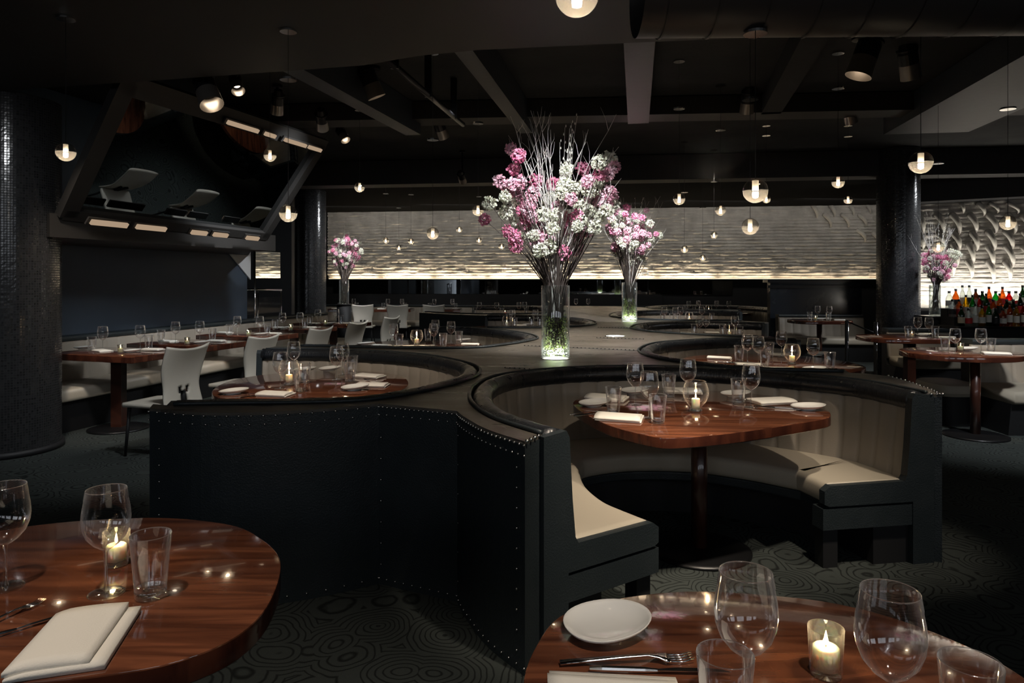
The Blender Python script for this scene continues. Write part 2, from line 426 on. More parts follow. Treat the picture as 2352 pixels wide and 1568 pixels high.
# left wall, soffit beam and the big tilted mirror
a, b = Vector((wx(-3.0),-3.0)), Vector((wx(10.35),10.35))
tag(slab('wall_left', [a, b, b-N*.15, a-N*.15], 0, 3.39, 'wall_blue'), 'plain dark blue grey wall behind the left banquette', 'wall', kind='structure')
th_, ph_, of_ = math.radians(-16), math.radians(37), -5.45
mn = Vector((math.cos(th_)*math.cos(ph_), math.sin(th_)*math.cos(ph_), -math.sin(ph_)))
def onmir(px, py):
    d = Vector(((px-CX)/F, 1, (HY-py)/F)); t = (of_-Vector((0,0,H)).dot(mn))/d.dot(mn); return Vector((0,0,H))+d*t
BL, BR_, TR, TL = onmir(150,487), onmir(605,538), onmir(735,332), onmir(285,188)
fd = (BR_-BL); fd.z = 0; fd.normalize(); fa2 = onmir(112,487); fa2.xy = (BL-fd*(BL-fa2).xy.length).xy; fb2 = BR_+fd*.25
tag(slab('trim_9', [(fa2.x,fa2.y), (fb2.x,fb2.y), (fb2.x-.35,fb2.y+.1), (wx(10.3)+.05,10.3), (wx(6.6)+.05,6.6)], 1.80, 2.0, 'soffit'), 'dark horizontal soffit under the tilted mirror', 'soffit', kind='structure')
mr_ = root('tilted_mirror', (BL+BR_)/2)
nn = (BR_-BL).cross(TL-BL).normalized()
if nn.z > 0: nn = -nn
bk = -nn*.03
mk('mirror_pane', [BL,BR_,TR,TL,BL+bk,BR_+bk,TR+bk,TL+bk], [(0,1,2,3),(7,6,5,4),(0,4,5,1),(1,5,6,2),(2,6,7,3),(3,7,4,0)], 'mirror_dim', mr_)
for nm, p, q, wd in (('frame_rail', BL, BR_, .05), ('frame_rail', TL, TR, .09), ('frame_rail', BL, TL, .08), ('frame_rail', BR_, TR, .06)):
    d = (q-p); ax = d*.5; az = nn*.035; ay = d.normalized().cross(nn)*wd
    MB().obox((p+q)/2+nn*.02, ax*1.03, ay, az).make(nm, 'soffit', mr_)
# bars crossing the mirror on its right side
tag(mr_, 'large tilted mirror above the left banquette reflecting the tables', 'mirror')
for k, (p, q, o_, lab, wd) in enumerate(((BL, BR_, -.13, 'slot light row along the foot of the tilted mirror', .022), (TL, TR, .0, 'slot light row along the top of the tilted mirror', .02))):
    r_ = root('slot_light', (p+q)/2)
    d = (q-p); dn = d.normalized()
    for t0, t1 in (((.02,.16),(.2,.33),(.46,.54),(.58,.66),(.78,.86)) if k == 0 else ((.40,.56),(.60,.66),(.72,.86),(.88,.97))):
        c = p+d*(t0+t1)/2+nn*.085+(Vector((.12,0,-.03)) if k == 0 else Vector((0,0,-.04)))
        MB().obox(c, dn*(t1-t0)/2*d.length, nn*.012, dn.cross(nn)*wd).make('lit_slot', 'led_soft', r_)
        MB().obox(c-nn*.02, dn*((t1-t0)/2*d.length+.03), nn*.008, dn.cross(nn)*(wd+.015)).make('housing', 'soffit', r_)
    tag(r_, lab, 'light')
# white triangle, mirror panel and stair rail beyond the wall end
c0 = Vector((wx(9.75),9.75)); 
def wp(px, z, o_=.03):       # point on the left wall plane seen at px
    Y = (6.5225-0.0)/(.25-(px-CX)/F) if False else None
    k = (px-CX)/F; Y = (-4.80-.25*6.89)/(k-.25); p = Vector((k*Y, Y))+N*o_; return Vector((p.x, p.y, z))
def zz(px, py): k = (px-CX)/F; Y = (-4.80-.25*6.89)/(k-.25); return H-(py-HY)/F*Y
A_, B_, C_ = wp(517, zz(517,574)), wp(572, zz(572,577)), wp(572, zz(572,642))
mk('trim_10', [A_,B_,C_]+[p-Vector((N.x,N.y,0))*.02 for p in (A_,B_,C_)], [(0,1,2),(5,4,3),(0,3,4,1),(1,4,5,2),(2,5,3,0)], 'white_paint')
tag(bpy.data.objects['trim_10'], 'bright white triangular patch at the end of the blue wall', 'trim', kind='structure')
mp_ = root('wall_mirror', wp(612, 0))
pa, pb = wp(583, 0), wp(640, 0)
mk('pane', [(pa.x,pa.y,1.46),(pb.x,pb.y,1.46),(pb.x,pb.y,1.87),(pa.x,pa.y,1.87)]+[(pa.x-.03,pa.y,1.46),(pb.x-.03,pb.y,1.46),(pb.x-.03,pb.y,1.87),(pa.x-.03,pa.y,1.87)], [(0,1,2,3),(7,6,5,4),(0,4,5,1),(1,5,6,2),(2,6,7,3),(3,7,4,0)], 'mirror', mp_)
MB().tube([(pa.x-.01,pa.y,0),(pa.x-.01,pa.y,1.87)], .012, 8).make('post', 'steel', mp_, True)
tag(mp_, 'small mirror panel reflecting brick beside the white triangle', 'mirror')
sr = root('stair_railing', wp(630, 0))
p0, p1 = wp(584, 0, -.3), wp(682, 0, -.3)
MB().tube([(p0.x,p0.y,1.28),(p1.x,p1.y,1.26)], .022, 10).make('handrail', 'steel', sr, True)
mk('glass_panel', [(p0.x,p0.y,.1),(p1.x,p1.y,.1),(p1.x,p1.y,1.15),(p0.x,p0.y,1.15)], [(0,1,2,3)], 'glass', sr)
for t in (.0,.45,1): MB().tube([p0.lerp(p1,t)+Vector((0,0,.0)), p0.lerp(p1,t)+Vector((0,0,1.26))], .012, 8).make('post', 'steel', sr, True)
tag(sr, 'steel handrail with glass panel beyond the blue wall', 'railing')
tag(MB().box(-9.2,-9,-3.2,18.8,0,3.39).make('wall_far_left', 'white_paint'), 'pale side wall beyond the stairs', 'wall', kind='structure')
# dark wall behind the stairs
tag(MB().box(-9,-4.62,14.6,14.8,0,3.39).make('wall_stair', 'dark'), 'black wall behind the stair railing', 'wall', kind='structure')

# back wall: black dado, mirror band, whitewashed brick
BA = -math.atan(.14); Bdir = Vector((math.cos(BA), math.sin(BA))); Bn = Vector((Bdir.y, -Bdir.x))  # out of wall towards room
if Bn.y > 0: Bn = -Bn
B0 = Vector((-4.9,18.06))
def bw(s, o_=0): p = B0+Bdir*s+Bn*o_; return p
tag(slab('wall_back', [bw(-4), bw(17), bw(17,-.2), bw(-4,-.2)], 0, 3.39, 'dark'), 'black rear wall around the brick band', 'wall', kind='structure')
def brick_panel(name, A, D, L, z0, z1, seed, label, nrm, rel=1):
    rg = np.random.RandomState(seed); nx = int(L/.035); nz = int((z1-z0)/.0125); hb = .075
    xs = np.linspace(0, L, nx+1); zs = np.linspace(z0, z1, nz+1)
    X, Z = np.meshgrid(xs, zs); row = np.floor((Z-z0)/hb).astype(int); fz = (Z-z0)/hb-row
    xo = X+(row%2)*.11+.03*np.sin(row*7.1); bi = np.floor(xo/.22).astype(int); fx = xo/.22-bi
    rnd = rg.rand(row.max()+2, bi.max()+3); d = rnd[row, bi]*.030
    # lumpy relief
    g = rg.rand(nz//3+4, nx//5+4); gi = Z*0
    zi = (Z-z0)/.0125/3; xi = X/(L/nx)/5; z_0 = zi.astype(int); x_0 = xi.astype(int); tz = zi-z_0; tx = xi-x_0
    tz = tz*tz*(3-2*tz); tx = tx*tx*(3-2*tx)
    gi = (g[z_0,x_0]*(1-tx)+g[z_0,x_0+1]*tx)*(1-tz)+(g[z_0+1,x_0]*(1-tx)+g[z_0+1,x_0+1]*tx)*tz
    prof_ = np.clip(np.minimum(fz, 1-fz)*7, 0, 1)*np.clip(np.minimum(fx, 1-fx)*14+.35, 0, 1)
    lean = (1-fz)*.008
    off = .008+(d*.42+lean*.7)*prof_+gi*.026*prof_+.006*prof_+(rg.rand(*X.shape)-.5)*.0015
    V = [(A.x+D.x*x+nrm.x*o, A.y+D.y*x+nrm.y*o, z) for x, z, o in zip(X.ravel(), Z.ravel(), off.ravel()*rel)]
    w_ = nx+1; I = (np.arange(nz)[:,None]*w_+np.arange(nx)[None,:]).ravel()
    Fc = np.stack([I, I+1, I+1+w_, I+w_], 1).tolist()
    return tag(mk(name, V, Fc, 'brick', None, True), label, 'wall', kind='structure')
brick_panel('wall_brick', bw(.15), Bdir, 13.9, 1.46, 3.16, 3, 'whitewashed rough brick band across the rear wall', Bn, rel=1.7)
# mirror band under the brick
mbn = root('mirror_band', (bw(5).x, bw(5).y, 1.1))
for k in range(5):
    p, q = bw(.3+k*2.0,.03), bw(2.26+k*2.0,.03)
    mk('mirror_pane', [(p.x,p.y,1.07),(q.x,q.y,1.07),(q.x,q.y,1.42),(p.x,p.y,1.42)], [(0,1,2,3)], 'mirror_dim', mbn)
tag(mbn, 'long low mirror band between rear banquette and brick', 'mirror')
lg = root('light_shelf', (bw(5).x, bw(5).y, 1.43))
slab('shelf', [bw(.1,.02), bw(13.9,.02), bw(13.9,.16), bw(.1,.16)], 1.425, 1.445, 'black_metal', lg)
slab('light_strip', [bw(.2,.07), bw(13.8,.07), bw(13.8,.10), bw(.2,.10)], 1.446, 1.452, 'led', lg)
tag(lg, 'thin shelf with warm light strip washing up the brick', 'light')
for k in range(10):
    c = bw(.9+k*1.38,.15); pw = [14,22,17,24,20,24,16,8,5,4][k]
    l_ = lamp('AREA', (c.x, c.y, 1.46), pw*.32, color=(1,.80,.56), sx=1.2, sy=.05, name='brick_wash_light')
    l_.rotation_euler = (math.radians(180-14), 0, BA)
for k in range(5):
    c = bw(1.4+k*2.8,1.5); l_ = lamp('AREA', (c.x, c.y, 3.1), 5.0, (c.x-.1, c.y+1.55, 2.15), (1,.94,.85), sx=2.4, sy=.1, name='brick_fill_light')
# rear bulkhead above brick
tag(slab('trim_11', [bw(-1,.03), bw(14,.03), bw(14,5.2), bw(-1,5.2)], 3.16, 3.39, 'matte'), 'black bulkhead above the rear brick', 'bulkhead', kind='structure')
tag(MB().box(9.0,9.2,-3,16.2,0,3.39).make('wall_right', 'dark'), 'black wall at the far right', 'wall', kind='structure')
# bar wall with brick
VA, VB = Vector((6.75,12.1)), Vector((9.0,10.6)); Vd = (VB-VA).normalized(); Vn = Vector((Vd.y,-Vd.x))
if Vn.y > 0: Vn = -Vn
tag(slab('wall_bar', [VA-Vd*.3, VB, VB-Vn*.2, VA-Vd*.3-Vn*.2], 0, 3.39, 'dark'), 'black wall carrying the brick behind the bar', 'wall', kind='structure')
brick_panel('wall_bar_brick', VA-Vd*.3, Vd, 2.9, .95, 2.72, 9, 'whitewashed brick wall with hanging horns behind the bar', Vn, rel=.8)
tag(slab('trim_12', [VA-Vd*.3+Vn*.1, VB+Vn*.1, VB+Vn*.5, VA-Vd*.3+Vn*.5], 2.72, 3.39, 'dark'), 'black bulkhead above the bar brick', 'bulkhead', kind='structure')

m = MB(); m.box(-8,9.2,-3.2,-3.0,0,2.0); m.box(-8,9.2,-3.2,-3.0,2.92,3.39)
for x0, x1 in ((-8,-6.4),(-4.2,-3.4),(-1.2,-.4),(1.8,2.6),(4.8,5.6),(7.8,9.2)): m.box(x0,x1,-3.2,-3.0,2.0,2.92)
tag(m.make('wall_rear', 'dark'), 'dark wall behind the viewer with high windows', 'wall', kind='structure')
for k, (x0, x1) in enumerate(((-6.4,-4.2),(-3.4,-1.2),(-.4,1.8),(2.6,4.8),(5.6,7.8))):  # openings added out of view to let fill light in
    m = MB()
    for xx in (x0, (x0+x1)/2-.02, x1-.04): m.box(xx,xx+.04,-3.12,-3.06,2.0,2.92)
    m.box(x0,x1,-3.12,-3.06,2.0,2.04); m.box(x0,x1,-3.12,-3.06,2.88,2.92)
    tag(m.make('window_%d' % (k+1), 'dark'), 'high window frame in the wall behind the viewer', 'window', kind='structure')
    l_ = lamp('AREA', ((x0+x1)/2,-3.0,2.46), 1, sx=x1-x0, sy=.92, name='window_portal'); l_.rotation_euler = (math.radians(90),0,0); l_.data.cycles.is_portal = True
# mosaic columns
def column(cx, cy, r, label, top=3.39):
    tw = .0205; nu = int(2*math.pi*r/tw); nv = int(top/tw)
    me = bpy.data.meshes.new('mosaic_column'); vs = []; fs = []; uvs = []
    rg = random.Random(int(cx*100))
    for j in range(nv+1):
        for i in range(nu):
            a = 2*math.pi*i/nu; rr = r+rg.uniform(-.00035,.00035); vs.append((rr*math.cos(a), rr*math.sin(a), top*j/nv))
    for j in range(nv):
        for i in range(nu):
            fs.append((j*nu+i, j*nu+(i+1)%nu, (j+1)*nu+(i+1)%nu, (j+1)*nu+i)); uvs += [(i,j),(i+1,j),(i+1,j+1),(i,j+1)]
    rt = root('mosaic_column', (cx,cy,0), False)
    o = mk('tiled_shaft', vs, fs, 'mosaic', rt)
    uvl = o.data.uv_layers.new(name='UVMap'); uvl.data.foreach_set('uv', [c for q in uvs for c in q])
    MB().lathe([(r+.001,0),(r+.025,0),(r+.025,.05),(r+.001,.05)], 48).make('base_ring', 'dark', rt, True)
    tag(rt, label, 'column')
column(-4.30,5.92,.40, 'wide round mosaic tiled column at the far left', 2.96)
column(-3.93,13.6,.29, 'slim mosaic tiled column left of the brick wall')
column(5.82,10.5,.295, 'mosaic tiled column at right beside the bar')

# ------------------------------------------------------------------ tables and tableware
def mk_glass():
    r_ = root('wine_glass', world=False); r_['category'] = 'glass'
    MB().lathe([(.0045,.098),(.012,.101),(.026,.111),(.040,.128),(.048,.150),(.050,.168),(.048,.190),(.044,.212),(.0405,.232),(.0413,.2345),(.0418,.232),(.0450,.212)], 36).make('bowl', 'glass', r_, True)
    MB().lathe([(.0075,.004),(.0045,.02),(.0036,.05),(.0036,.085),(.006,.099)], 12).make('stem', 'glass_thick', r_, True)
    MB().lathe([(.0001,.0045),(.008,.004),(.030,.0028),(.0375,.0018),(.038,.001),(.036,.0004)], 32).make('foot', 'glass_thick', r_, True)
    return r_
def mk_tumbler():
    r_ = root('water_tumbler', world=False); r_['category'] = 'glass'
    MB().lathe([(.0325,.018),(.036,.06),(.040,.105),(.043,.137),(.0425,.1395),(.0415,.137),(.0345,.06),(.031,.02)], 32).make('wall', 'glass', r_, True)
    MB().lathe([(.0001,.0008),(.030,.0008),(.0325,.004),(.0330,.018),(.030,.022),(.0001,.019)], 32).make('base', 'glass_thick', r_, True)
    return r_
def flame(parent, z, s=1):
    MB().lathe([(.0001,z),(.0028*s,z+.004*s),(.0036*s,z+.009*s),(.0022*s,z+.017*s),(.0001,z+.026*s)], 10).make('flame', 'flame', parent, True)
def mk_votive():
    r_ = root('votive_candle', world=False); r_['category'] = 'candle'
    MB().lathe([(.0001,.001),(.026,.001),(.027,.004),(.0275,.018),(.031,.083),(.0305,.0845),(.0285,.083),(.0245,.014),(.0001,.012)], 28).make('glass_holder', 'glass_thick', r_, True)
    c_ = MB().lathe([(.0001,.013),(.021,.013),(.0235,.022),(.0225,.048),(.020,.0505),(.0001,.049)], 24).make('candle', 'wax', r_, True)
    MB().tube([(0,0,.049),(0,0,.055)], .0008, 6).make('wick', 'dark', c_); flame(c_, .0525)
    return r_
def mk_bowl():
    r_ = root('candle_bowl', world=False); r_['category'] = 'candle'
    MB().lathe([(.028,.001),(.033,.003),(.034,.010),(.026,.020),(.034,.030),(.055,.055),(.067,.085),(.068,.110),(.060,.140),(.052,.160),(.0525,.162),(.054,.160)], 36).make('glass_bowl', 'glass', r_, True)
    c_ = MB().lathe([(.0001,.02),(.020,.022),(.022,.035),(.022,.066),(.019,.070),(.0001,.068)], 20).make('candle', 'wax', r_, True)
    MB().tube([(0,0,.068),(0,0,.074)], .0008, 6).make('wick', 'dark', c_)
    MB().lathe([(.0001,.0015),(.030,.0015),(.033,.008),(.024,.018),(.0001,.019)], 20).make('foot', 'glass_thick', r_, True)
    flame(c_, .0715, 1.1)
    return r_
def mk_plate():
    m = MB(); n = 40; prof = [(.0001,.004),(.04,.004),(.07,.010),(.088,.020),(.092,.0255),(.0905,.0265),(.086,.022),(.068,.0125),(.04,.0075),(.0001,.007)]
    for r_, z in [(.0001,0),(.045,0),(.047,.003)]+[(a,b+.0) for a,b in prof[1:]]:
        for j in range(n):
            w_ = 2*math.pi*j/n; e = 1+.10*math.cos(w_)-.03*math.cos(2*w_); lift = .007*(r_/.09)**2*math.cos(w_)
            m.v.append((r_*e*math.cos(w_), r_*.86*math.sin(w_), z+lift))
    for i in range(len(m.v)//n-1):
        for j in range(n): m.f.append((i*n+j, i*n+(j+1)%n, (i+1)*n+(j+1)%n, (i+1)*n+j))
    o = m.make('side_plate', 'porcelain', None, True); o['category'] = 'plate'; return o
def mk_napkin():
    # linen folded in three, upper fold set back a little
    m = MB()
    def leaf(x0, x1, y0, y1, z, th, bulge, skew=0):
        nx, ny = 10, 8; k = len(m.v)
        for s in (0, 1):
            for j in range(ny+1):
                for i in range(nx+1):
                    u, v = i/nx, j/ny; zz_ = z+(th if s else 0)+bulge*math.sin(math.pi*u)*.5*(1-v*.3)+(.004*math.sin(math.pi*min(u*4,1)/2) if s else 0)
                    if not s: zz_ = z
                    m.v.append((x0+(x1-x0)*u+skew*v, y0+(y1-y0)*v, zz_))
        W = nx+1; T = (nx+1)*(ny+1)
        for j in range(ny):
            for i in range(nx):
                a_ = k+j*W+i; m.f.append((a_, a_+W, a_+W+1, a_+1)); a_ += T; m.f.append((a_, a_+1, a_+W+1, a_+W))
        for i in range(nx): a_ = k+i; m.f.append((a_, a_+1, a_+1+T, a_+T)); a_ = k+ny*W+i; m.f.append((a_+1, a_, a_+T, a_+1+T))
        for j in range(ny): a_ = k+j*W; m.f.append((a_+W, a_, a_+T, a_+W+T)); a_ = k+j*W+nx; m.f.append((a_, a_+W, a_+W+T, a_+T))
    leaf(-.055,.060,-.085,.080,.0006,.004,.001,.012)
    leaf(-.058,.040,-.080,.083,.0056,.006,.006,.014)
    o = m.make('folded_napkin', 'linen', None, True); o['category'] = 'napkin'; return o
def mk_fork():
    m = MB(); sec = []
    pts = [(-.10,.0055,.003),(-.06,.005,.005),(0,.0035,.008),(.03,.003,.009),(.045,.006,.007),(.055,.0115,.004),(.062,.012,.0035)]
    for x, w_, z in pts: sec.append([(x,-w_,z),(x,w_,z),(x,w_,z+.0022),(x,-w_,z+.0022)])
    k = 0
    for s in sec: m.v += s
    for i in range(len(sec)-1):
        for j in range(4): m.f.append((i*4+j, i*4+(j+1)%4, (i+1)*4+(j+1)%4, (i+1)*4+j))
    m.f.append((3,2,1,0)); e = (len(sec)-1)*4; m.f.append((e,e+1,e+2,e+3))
    for t in range(4):
        y = -.0095+t*.0063; m.tube([(.061,y,.0045),(.08,y,.003),(.098,y*.9,.0075)], [.0015,.0014,.0008], 6)
    o = m.make('dinner_fork', 'steel', None, True); o['category'] = 'fork'; return o
def mk_knife():
    m = MB(); m.tube([(-.11,0,.0045),(-.09,0,.005),(-.02,0,.0045),(0,0,.004)], [.0035,.0052,.0045,.003], 8)
    pts = [(0,.004),(.03,.009),(.08,.0095),(.105,.006),(.118,.0)]
    k = len(m.v)
    for x, w_ in pts: m.v += [(x,-.004,.0045),(x,w_-.002,.0045),(x,w_-.002,.0055),(x,-.004,.0060)]
    for i in range(len(pts)-1):
        for j in range(4): m.f.append((k+i*4+j, k+i*4+(j+1)%4, k+(i+1)*4+(j+1)%4, k+(i+1)*4+j))
    o = m.make('dinner_knife', 'steel', None, False); o['category'] = 'knife'; return o
PR = dict(g=Proto(mk_glass), t=Proto(mk_tumbler), v=Proto(mk_votive), b=Proto(mk_bowl), p=Proto(mk_plate), n=Proto(mk_napkin), f=Proto(mk_fork), k=Proto(mk_knife))
KN = dict(g='wine glass', t='water tumbler', v='lit votive candle', b='footed glass bowl holding a lit candle', p='white side plate', n='folded cream napkin', f='steel fork', k='steel knife')
PL = dict(g='wine glasses', t='water tumblers', v='votive candles', b='candle bowls', p='white side plates', n='folded cream napkins', f='steel forks', k='steel knives')
TZ = .745; items = []
def put(tab, kind, px, py, rz=None, scale=1, z=TZ):
    p = P(px, py, z) if py is not None else Vector(px)
    if rz is None: rz = R.uniform(0, 6.28) if kind in 'gtvb' else R.uniform(-.5,.5)
    if kind == 'n': scale *= 1.33 if tab in ('NL','NR','R1') else 1.1
    o = PR[kind].place((p.x, p.y, z+.0006+(.0 if kind not in 'fk' else .0005)), rz, scale)
    items.append((tab, kind, o)); return o
TD = {}
def table(key, name, poly, desc, label, mat='wood', leg=None, th=.052, z=TZ, legtype='round'):
    pts = poly; cx = sum(p[0] for p in pts)/len(pts); cy = sum(p[1] for p in pts)/len(pts)
    if leg: cx, cy = leg
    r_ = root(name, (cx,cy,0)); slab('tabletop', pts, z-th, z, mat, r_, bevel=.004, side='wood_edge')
    if legtype == 'round': MB().cyl((cx,cy,.02), .043, z-th-.02, 24).make('leg', 'wood_dark', r_, True)
    else: MB().box(cx-.05,cx+.05,cy-.05,cy+.05,.02,z-th,).make('leg', 'wood_dark', r_)
    MB().lathe([(.0001,.0),(.27,.0),(.27,.012),(.24,.02),(.06,.026),(.0001,.026)], 36, (cx,cy,0)).make('foot_plate', 'black_metal', r_, True)
    TD[key] = desc; tag(r_, label, 'table'); return r_
def closed(pts, step=.03): return resample(catmull(pts, True), step, True)[0]
def oval(cx, cy, a, b, rot=0, n=64, e=2.3):
    out = []
    for k in range(n):
        w_ = 2*math.pi*k/n; c, s = math.cos(w_), math.sin(w_); x = a*abs(c)**(2/e)*(1 if c > 0 else -1); y = b*abs(s)**(2/e)*(1 if s > 0 else -1)
        out.append((cx+x*math.cos(rot)-y*math.sin(rot), cy+x*math.sin(rot)+y*math.cos(rot)))
    return out
NLp = [(-.53,1.53),(-.579,1.743),(-.684,1.896),(-.825,2.007),(-1.088,2.058),(-1.41,1.97),(-1.6,1.7),(-1.5,1.4),(-1.2,1.24),(-.893,1.215),(-.714,1.245),(-.61,1.292),(-.541,1.384)]
table('NL', 'dining_table', closed(NLp), 'the near left table', 'glossy walnut rounded table at the lower left corner', leg=(-1.05,1.64))
NRp = [(.019,1.20),(.0517,1.357),(.107,1.466),(.219,1.533),(.377,1.573),(.524,1.5645),(.682,1.526),(.79,1.4555),(.866,1.357),(.905,1.25),(.9,1.05),(.78,.82),(.5,.70),(.2,.76),(.05,.98)]
table('NR', 'dining_table', closed(NRp), 'the near right table', 'glossy walnut round table at the bottom right edge', leg=(.46,1.13))
R1p = [(.344,3.876),(.449,3.408),(.623,3.133),(.75,3.10),(1.07,3.223),(1.55,3.50),(1.665,3.64),(1.685,3.80),(1.62,4.12),(1.35,4.36),(1.0,4.42),(.62,4.36),(.42,4.17)]
table('R1', 'booth_table', closed(R1p), 'the front right booth table', 'walnut booth table with rounded corners inside the front right booth', leg=(1.0,3.72))
table('L1', 'booth_table', oval(-1.32,4.66,.62,.68,.2), 'the front left booth table', 'dark red walnut round table inside the front left booth')
table('L2', 'booth_table', oval(-1.0,7.32,.68,.70), 'the second left booth table', 'lit walnut round table in the second left booth')
table('L3', 'booth_table', oval(-.05,9.95,.62,.62), 'the third left booth table', 'reddish walnut round table in the third left booth')
table('L4', 'booth_table', oval(-.15,13.7,.68,.55), 'the fourth left booth table', 'walnut round table in the fourth left booth behind')
table('L5', 'booth_table', oval(1.65,16.3,.62,.4), 'the rear centre table behind the tall flowers', 'walnut table at the rear wall right of the tall vase')
table('R2', 'booth_table', oval(2.17,5.86,.68,.70,.3), 'the second right booth table', 'rosy walnut round table in the second right booth')
table('R3', 'booth_table', oval(2.55,8.5,.62,.60), 'the third right booth table', 'walnut round table in the third right booth')
table('R4', 'booth_table', oval(2.95,11.5,.75,.50), 'the fourth right booth table', 'walnut round table in the fourth right booth')
table('R5', 'booth_table', oval(4.4,14.6,.62,.5), 'the rearmost right booth table', 'walnut round table in the rearmost right booth')
table('T8', 'round_table', oval(4.33,6.72,.53,.47,e=2.1), 'the oval table at far right', 'walnut oval pedestal table at the far right by the cream bench', leg=(4.27,6.42))
table('T7', 'side_table', oval(4.85,8.5,.58,.42,e=3), 'the table in front of the right column', 'walnut table standing before the right mosaic column', legtype='box')
table('T6', 'side_table', oval(5.25,11.9,.50,.38,e=3), 'the small table before the black panel', 'small walnut table before the glossy black panel at right')
Tc = []
tv = Vector((-.951,.309)); tu = Vector((.309,.951))
ordn = ['nearest','second nearest','third nearest','fourth nearest','farthest']
for i, (x, y) in enumerate(((-3.43,6.27),(-3.20,7.25),(-2.97,8.40),(-2.78,9.62),(-2.50,10.75))):
    f_ = Vector((x,y)); pts = [f_, f_+tu*.66, f_+tu*.66+tv*1.04, f_+tv*1.04]; c = f_+tu*.33+tv*.5; Tc.append(c)
    table('W%d' % i, 'wall_table', [tuple(q) for q in pts], 'the %s table of the left banquette row' % ordn[i], 'rectangular dark walnut table, %s of the row by the left banquette' % ordn[i], legtype='box', leg=tuple(c), th=.06)
for i, x in enumerate((-3.85,-2.75,-1.6)):
    c = Vector((x, 16.55-.14*(x+4.5)*.9)); nm = ('left','middle','right')[i]
    table('F%d' % i, 'wall_table', [(c.x-.42,c.y-.33),(c.x+.42,c.y-.33),(c.x+.42,c.y+.33),(c.x-.42,c.y+.33)], 'the %s table at the rear banquette' % nm, 'rectangular walnut table at the rear banquette, %s of three' % nm, legtype='box', leg=tuple(c), th=.06)

# near left
put('NL','g',244,1363); put('NL','g',12,1349); put('NL','t',346,1370); put('NL','v',267,1297)
put('NL','n',166,1480,.30,1.03); put('NL','k',38,1450,.80,.9); put('NL','f',5,1425,1.25,.9)
# near right
put('NR','p',1387,1452,.35); put('NR','g',(.376,1.12),None); put('NR','g',(.571,1.052),None)
put('NR','t',(.322,1.052),None); put('NR','t',(.678,1.03),None); put('NR','v',1897,1549)
put('NR','f',(.212,1.278),None,.07,1.25); put('NR','k',(.26,1.245),None,-.04,1.1); put('NR','n',(.17,1.135),None,1.55,1.0)
# front right booth
for a_ in ((1459,929),(1491,960),(1580,917),(1725,936)): put('R1','g',*a_)
for a_ in ((1409,950),(1511,972),(1536,914),(1696,927)): put('R1','t',*a_)
put('R1','b',1598,945)
for a_ in ((1362,932,.2),(1455,903,.3),(1686,910,-.2),(1852,940,-.4)): put('R1','p',*a_)
for a_ in ((1392,917,1.2),(1421,963,1.3),(1566,901,1.4),(1772,925,1.9)): put('R1','n',*a_,1.05)
for a_ in ((1345,950,.5),(1800,939,-.5)): put('R1','f',*a_); 
put('R1','k',1360,953,.45); put('R1','k',1780,938,-.45)
# front left booth
for a_ in ((644,893),(675,857),(773,873),(787,861)): put('L1','g',*a_)
for a_ in ((690,900),(809,860),(804,878),(700,880)): put('L1','t',*a_)
put('L1','b',664,884)
for a_ in ((534,904,0),(755,851,.3),(697,853,.1),(812,895,.3)): put('L1','p',*a_)
for a_ in ((631,908,1.4),(848,866,1.2),(855,887,1.5)): put('L1','n',*a_,1.1)
put('L1','f',577,909,.9); put('L1','k',590,910,.95); put('L1','f',828,872,-.6)
# second left booth
for a_ in ((904,796),(1000,781),(996,794),(1036,787)): put('L2','g',*a_)
for a_ in ((917,798),(983,783),(1018,796),(1054,790)): put('L2','t',*a_)
put('L2','b',957,793)
put('L2','p',838,792,0); put('L2','n',876,795,1.4); put('L2','n',1080,792,1.5); put('L2','p',1062,784,0)
# third left
for a_ in ((1170,748),(1177,746),(1230,747)): put('L3','g',*a_)
for a_ in ((1182,751),(1221,750),(1240,750)): put('L3','t',*a_)
put('L3','b',1164,751); put('L3','n',1195,748,1.4); put('L3','p',1212,747,0)
for a_ in ((1101,721),(1141,722),(1192,721),(1205,720)): put('L4','g',*a_)
for a_ in ((1091,722),(1153,723),(1209,722)): put('L4','t',*a_)
put('L4','v',1160,722); put('L4','n',1120,720,1.4)
for a_ in ((1323,709),(1351,709)): put('L5','g',*a_)
put('L5','p',1338,709,0); put('L5','n',1366,710,1.4)
# second right
for a_ in ((1717,832),(1742,839),(1795,820),(1868,845)): put('R2','g',*a_)
for a_ in ((1698,831),(1767,822),(1757,845),(1906,850)): put('R2','t',*a_)
put('R2','b',1819,836)
for a_ in ((1868,852,.2),(1876,816,0)): put('R2','p',*a_)
for a_ in ((1652,824,1.2),(1720,840,1.4),(1792,816,1.5),(1790,850,1.5)): put('R2','n',*a_,1.1)
put('R2','f',1660,834,.2); put('R2','k',1690,835,.2)
for a_ in ((1607,770),(1621,768),(1688,768)): put('R3','g',*a_)
for a_ in ((1595,770),(1660,772),(1699,777)): put('R3','t',*a_)
put('R3','b',1675,775)
for a_ in ((1579,766,1.3),(1634,765,1.5)): put('R3','n',*a_)
for a_ in ((1526,738),(1563,737),(1612,736),(1551,739)): put('R4','g',*a_)
for a_ in ((1522,740),(1543,740),(1556,740),(1635,738)): put('R4','t',*a_)
put('R4','b',1583,740)
for a_ in ((1582,717),(1604,716),(1646,716),(1674,717)): put('R5','g',*a_)
for a_ in ((1575,718),(1594,718)): put('R5','t',*a_)
put('R5','b',1628,718); put('R5','n',1655,718,1.4); put('R5','n',1691,718,1.5); put('R5','p',1616,717,0)
